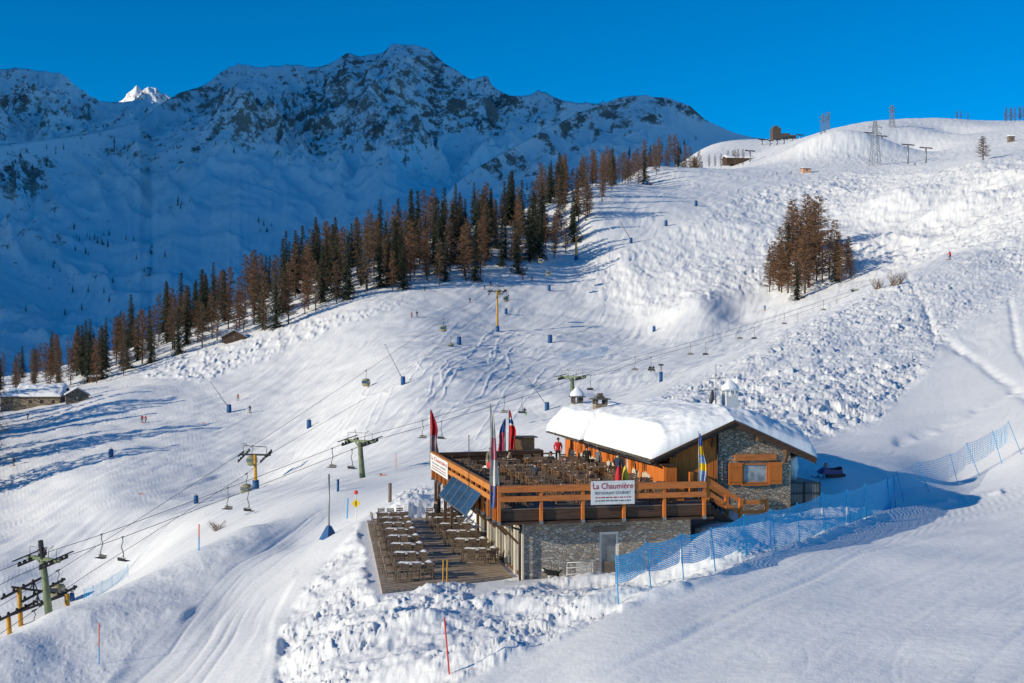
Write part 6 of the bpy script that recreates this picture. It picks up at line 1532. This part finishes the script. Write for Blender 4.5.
# ================================================================== buildings far off
HSTONE = stone_mat("hut_masonry", [(0.26,0.20,0.14),(0.15,0.12,0.09),(0.32,0.26,0.19)], 1.2, (0.12,0.10,0.08))
def hut(px, Y, L, D, H, rz, label, pitch=0.35, nwin=4, gable_front=False, wall=None, sink=0.5, name="stone_hut", snow=0.7, z=None):
    p = at(px, Y); 
    if z is not None: p.z = z
    t = empty(name, p, rz, label, "hut"); m = MB(); wall = wall or HSTONE
    if gable_front:
        pr = [(-L/2,-D/2,-1),(L/2,-D/2,-1),(L/2,-D/2,H),(0,-D/2,H+L/2*pitch*1.2),(-L/2,-D/2,H)]; m.prism(pr, (0,D,0)); m.build("wall", wall, t)
        rz_ = H+L/2*pitch*1.2
        for s_, mt, dz, nm in ((0, SLATE, 0.0, "roof"), (1, M_ROOFSNOW, 0.22, "snow_cover")):
            q = MB(); o_ = 0.5-s_*0.12; th = 0.2 if s_ == 0 else snow
            for sg in (-1, 1):
                a = (sg*(L/2+o_), H-o_*pitch*1.2+dz); b = (0, rz_+dz)
                q.prism([(a[0],-D/2-o_,a[1]),(b[0],-D/2-o_,b[1]),(b[0],-D/2-o_,b[1]+th),(a[0],-D/2-o_,a[1]+th)], (0,D+2*o_,0))
            if s_ == 0: rr_ = q.build(nm, mt, t)
            else: q.build(nm, mt, rr_)
    else:
        m.prism([(-L/2,-D/2,-1),(-L/2,D/2,-1),(-L/2,D/2,H),(-L/2,0,H+D/2*pitch),(-L/2,-D/2,H)], (L,0,0)); m.build("wall", wall, t)
        q = MB(); o_ = 0.6
        for sg in (-1, 1): q.prism([(-L/2-o_,sg*(D/2+o_),H-o_*pitch),(-L/2-o_,0,H+D/2*pitch),(-L/2-o_,0,H+D/2*pitch+0.2),(-L/2-o_,sg*(D/2+o_),H-o_*pitch+0.2)], (L+2*o_,0,0))
        rr_ = q.build("roof", SLATE, t)
        us = np.linspace(-L/2-0.55, L/2+0.55, 60); vs_ = np.linspace(-D/2-0.55, D/2+0.55, 40); UU, VV = np.meshgrid(us, vs_)
        e = np.clip(np.minimum(L/2+0.55-np.abs(UU), D/2+0.55-np.abs(VV))/0.7, 0, 1); e = np.sqrt(1-(1-e)**2)
        ZZ = H+D/2*pitch-np.abs(VV)*pitch+0.2+e*(snow+fbm(UU/3, VV/3, 3, int(px)+3)*0.5*snow)
        o = grid_mesh("snow_cover", UU, VV, ZZ, M_ROOFSNOW); setpar(o, rr_)
    for i in range(nwin):
        x = -L/2+L*(i+0.6)/(nwin+0.2); m = MB(); h0 = H*0.35; yf = -D/2
        m.box(x-0.45, x+0.45, yf-0.05, yf-0.003, h0, h0+1.1); w_ = m.build("window", BR_X, t); m = MB(); m.box(x-0.33, x+0.33, yf-0.07, yf-0.052, h0+0.12, h0+0.98); m.build("pane", GLASSD, w_)
    return t
hut(34, 385, 17.5, 7, 3.2, 0.04, "long low stone hut with snow covered roof at the left edge", nwin=5, snow=0.9)
hut(77, 380, 6.5, 7, 2.0, 0.35, "small gabled stone hut right of the long hut", gable_front=True, nwin=1, pitch=0.5, snow=0.25)
hut(43, 408, 14, 7, 1.6, 0.1, "snow buried hut roof behind the long stone hut", nwin=3, snow=1.3)
hut(95, 430, 3.6, 3, 1.5, 0.2, "tiny wooden shed with a flat snowy roof at the forest edge", wall=FURN, nwin=1, pitch=0.1, snow=0.4, name="wooden_shed")
hut(235, 452, 8.5, 6, 1.0, 0.1, "brown roofed wooden hut half buried under the forest", gable_front=True, wall=BR_X, nwin=1, pitch=0.45, snow=0.12, name="wooden_hut")
hut(738, Yof(738,164)+4, 24, 12, 4.0, 0.15, "chalet with a thick snowy roof among trees high on the slope", wall=BR_X, nwin=5, name="mountain_chalet", snow=1.3)
hut(806, Yof(806,173), 5.5, 4, 2.6, 0.1, "small pale orange hut on the flat top below the pylons", wall=mat("pale_orange_paint", (0.6,0.33,0.2), 0.8), nwin=1, pitch=0.2, snow=0.5, name="ticket_hut")
hut(1011, Yof(1011,142), 4.0, 4, 3.6, 0.0, "small grey cabin on the slope at the right edge", wall=GREYWOOD, nwin=1, pitch=0.1, snow=0.8, name="cabin")
# building on the ridge
p = at(782, 1560); t = empty("ridge_station", p, 0.1, "dark block of buildings with a tower on the far shaded ridge", "building")
m = MB(); m.box(-13,-3,-6,6,-4,13); m.box(-11,-6,-5,4,13,15.5); m.build("tower", mat("dark_facade", (0.10,0.075,0.06), 0.8), t)
m = MB(); m.box(-3,16,-6,6,-4,4.5); m.box(-1,8,-6.2,2,4.5,6.5); m.build("wing", mat("dark_facade2", (0.12,0.09,0.07), 0.8), t)
for i in range(6):
    m = MB(); m.box(-1+i*2.8,0.6+i*2.8,-6.3,-6.25 if i > 2 else -6.25,0.8,2.6); m.build("window", GLASSD, t)

# lattice pylons and T towers at the top
def lattice(px, Y, H, w, label, arms=2):
    p = at(px, Y); t = empty("lattice_pylon", p, 0.1, label, "pylon"); m = MB(); n = 7; th = 0.22*Y/900
    def c(i, sx, sy): f_ = w/2*(1-0.75*i/n); return Vector((sx*f_, sy*f_, H*i/n-1*(i == 0)))
    for i in range(n):
        for sx, sy in ((-1,-1),(1,-1),(1,1),(-1,1)): m.bar(c(i,sx,sy), c(i+1,sx,sy), th)
        for (a, b) in (((-1,-1),(1,-1)),((1,-1),(1,1)),((1,1),(-1,1)),((-1,1),(-1,-1))):
            m.bar(c(i,*a), c(i+1,*b), th*0.6); m.bar(c(i,*b), c(i+1,*a), th*0.6)
    m.build("lattice_mast", mat("galvanised_steel", (0.33,0.33,0.34), 0.5, 0.5), t)
    for k_ in range(arms):
        z = H*(0.72+0.14*k_); m = MB(); m.bar((-w*0.75,0,z),(w*0.75,0,z),th*1.3); m.bar((-w*0.75,0,z),(0,0,z+H*0.05),th*0.8); m.bar((w*0.75,0,z),(0,0,z+H*0.05),th*0.8); m.build("crossarm", MATS["galvanised_steel"], t)
        for sx in (-.7, .7): m = MB(); m.tube([(sx*w,0,z),(sx*w,0,z-1.6)], 0.14, 6); m.build("insulator", DARKM, t)
lattice(875, 880, 31, 6.5, "tallest lattice power pylon in front of the rounded summit")
lattice(892, 1150, 20, 4.5, "smaller lattice pylon on the rounded summit, right of the tallest")
lattice(823, 1080, 22, 4.5, "thin lattice pylon on the left flank of the rounded summit")
lattice(828, 1500, 26, 4.5, "distant lattice pylon left of the rounded summit, highest against the sky", 3)
def ttower(px, py, H, label, Y=None):
    Y_ = Y or Yof(px, py); p = at(px, Y_); t = empty("lift_tower", p, 0.4, label, "lift tower", "small T shaped towers"); q = Y_/800
    m = MB(); m.tube([(0,0,-1),(0,0,H)], [0.55*q,0.38*q], 8); m.build("mast", GREYM, t, True)
    m = MB(); m.bar((-3.6,0,H),(3.6,0,H),0.4*q,0.5*q); m.build("crossarm", DARKM, t)
    for sx in (-3, 3): m = MB(); m.bar((sx,-2.6,H-0.5),(sx,2.6,H+0.6),0.5*q,0.7*q); m.build("sheave_train", DARKM, t)
ttower(908, 164, 13, "T shaped chairlift tower between the tallest pylon and the solitary larch")
ttower(926, 163, 10, "shorter T shaped chairlift tower nearest the solitary larch")
ttower(750, 162, 9, "slim grey lift tower right of the snowy roofed chalet")
ttower(869, 140, 9, "lift tower left of the tallest lattice pylon on the summit slope", Y=1050)
ttower(882, 141, 9, "lift tower right of the tallest lattice pylon on the summit slope", Y=1040)
for i, px in enumerate((762,770,777,784,792,800)):
    Y_ = 1450-20*i; ttower(px, 0, 6, "dark lift tower, number %s in the row on the far shaded ridge" % ordn(i), Y=Y_)
# haze in the valley air
HAZE = 0
if HAZE > 0:
    m = MB(); m.box(-7500, 5200, -60, 12600, -420, 3300); hz = m.build("haze", None if False else bpy.data.materials.new("haze_air"))
    hm = hz.data.materials[0]; hm.use_nodes = True; nt = hm.node_tree; nt.nodes.remove(nt.nodes["Principled BSDF"]); v = nt.nodes.new("ShaderNodeVolumePrincipled")
    v.inputs["Color"].default_value = (0.80,0.88,1.0,1); v.inputs["Density"].default_value = HAZE; v.inputs["Anisotropy"].default_value = 0.2
    nt.links.new(v.outputs[0], nt.nodes["Material Output"].inputs["Volume"]); tag(hz, kind="stuff")
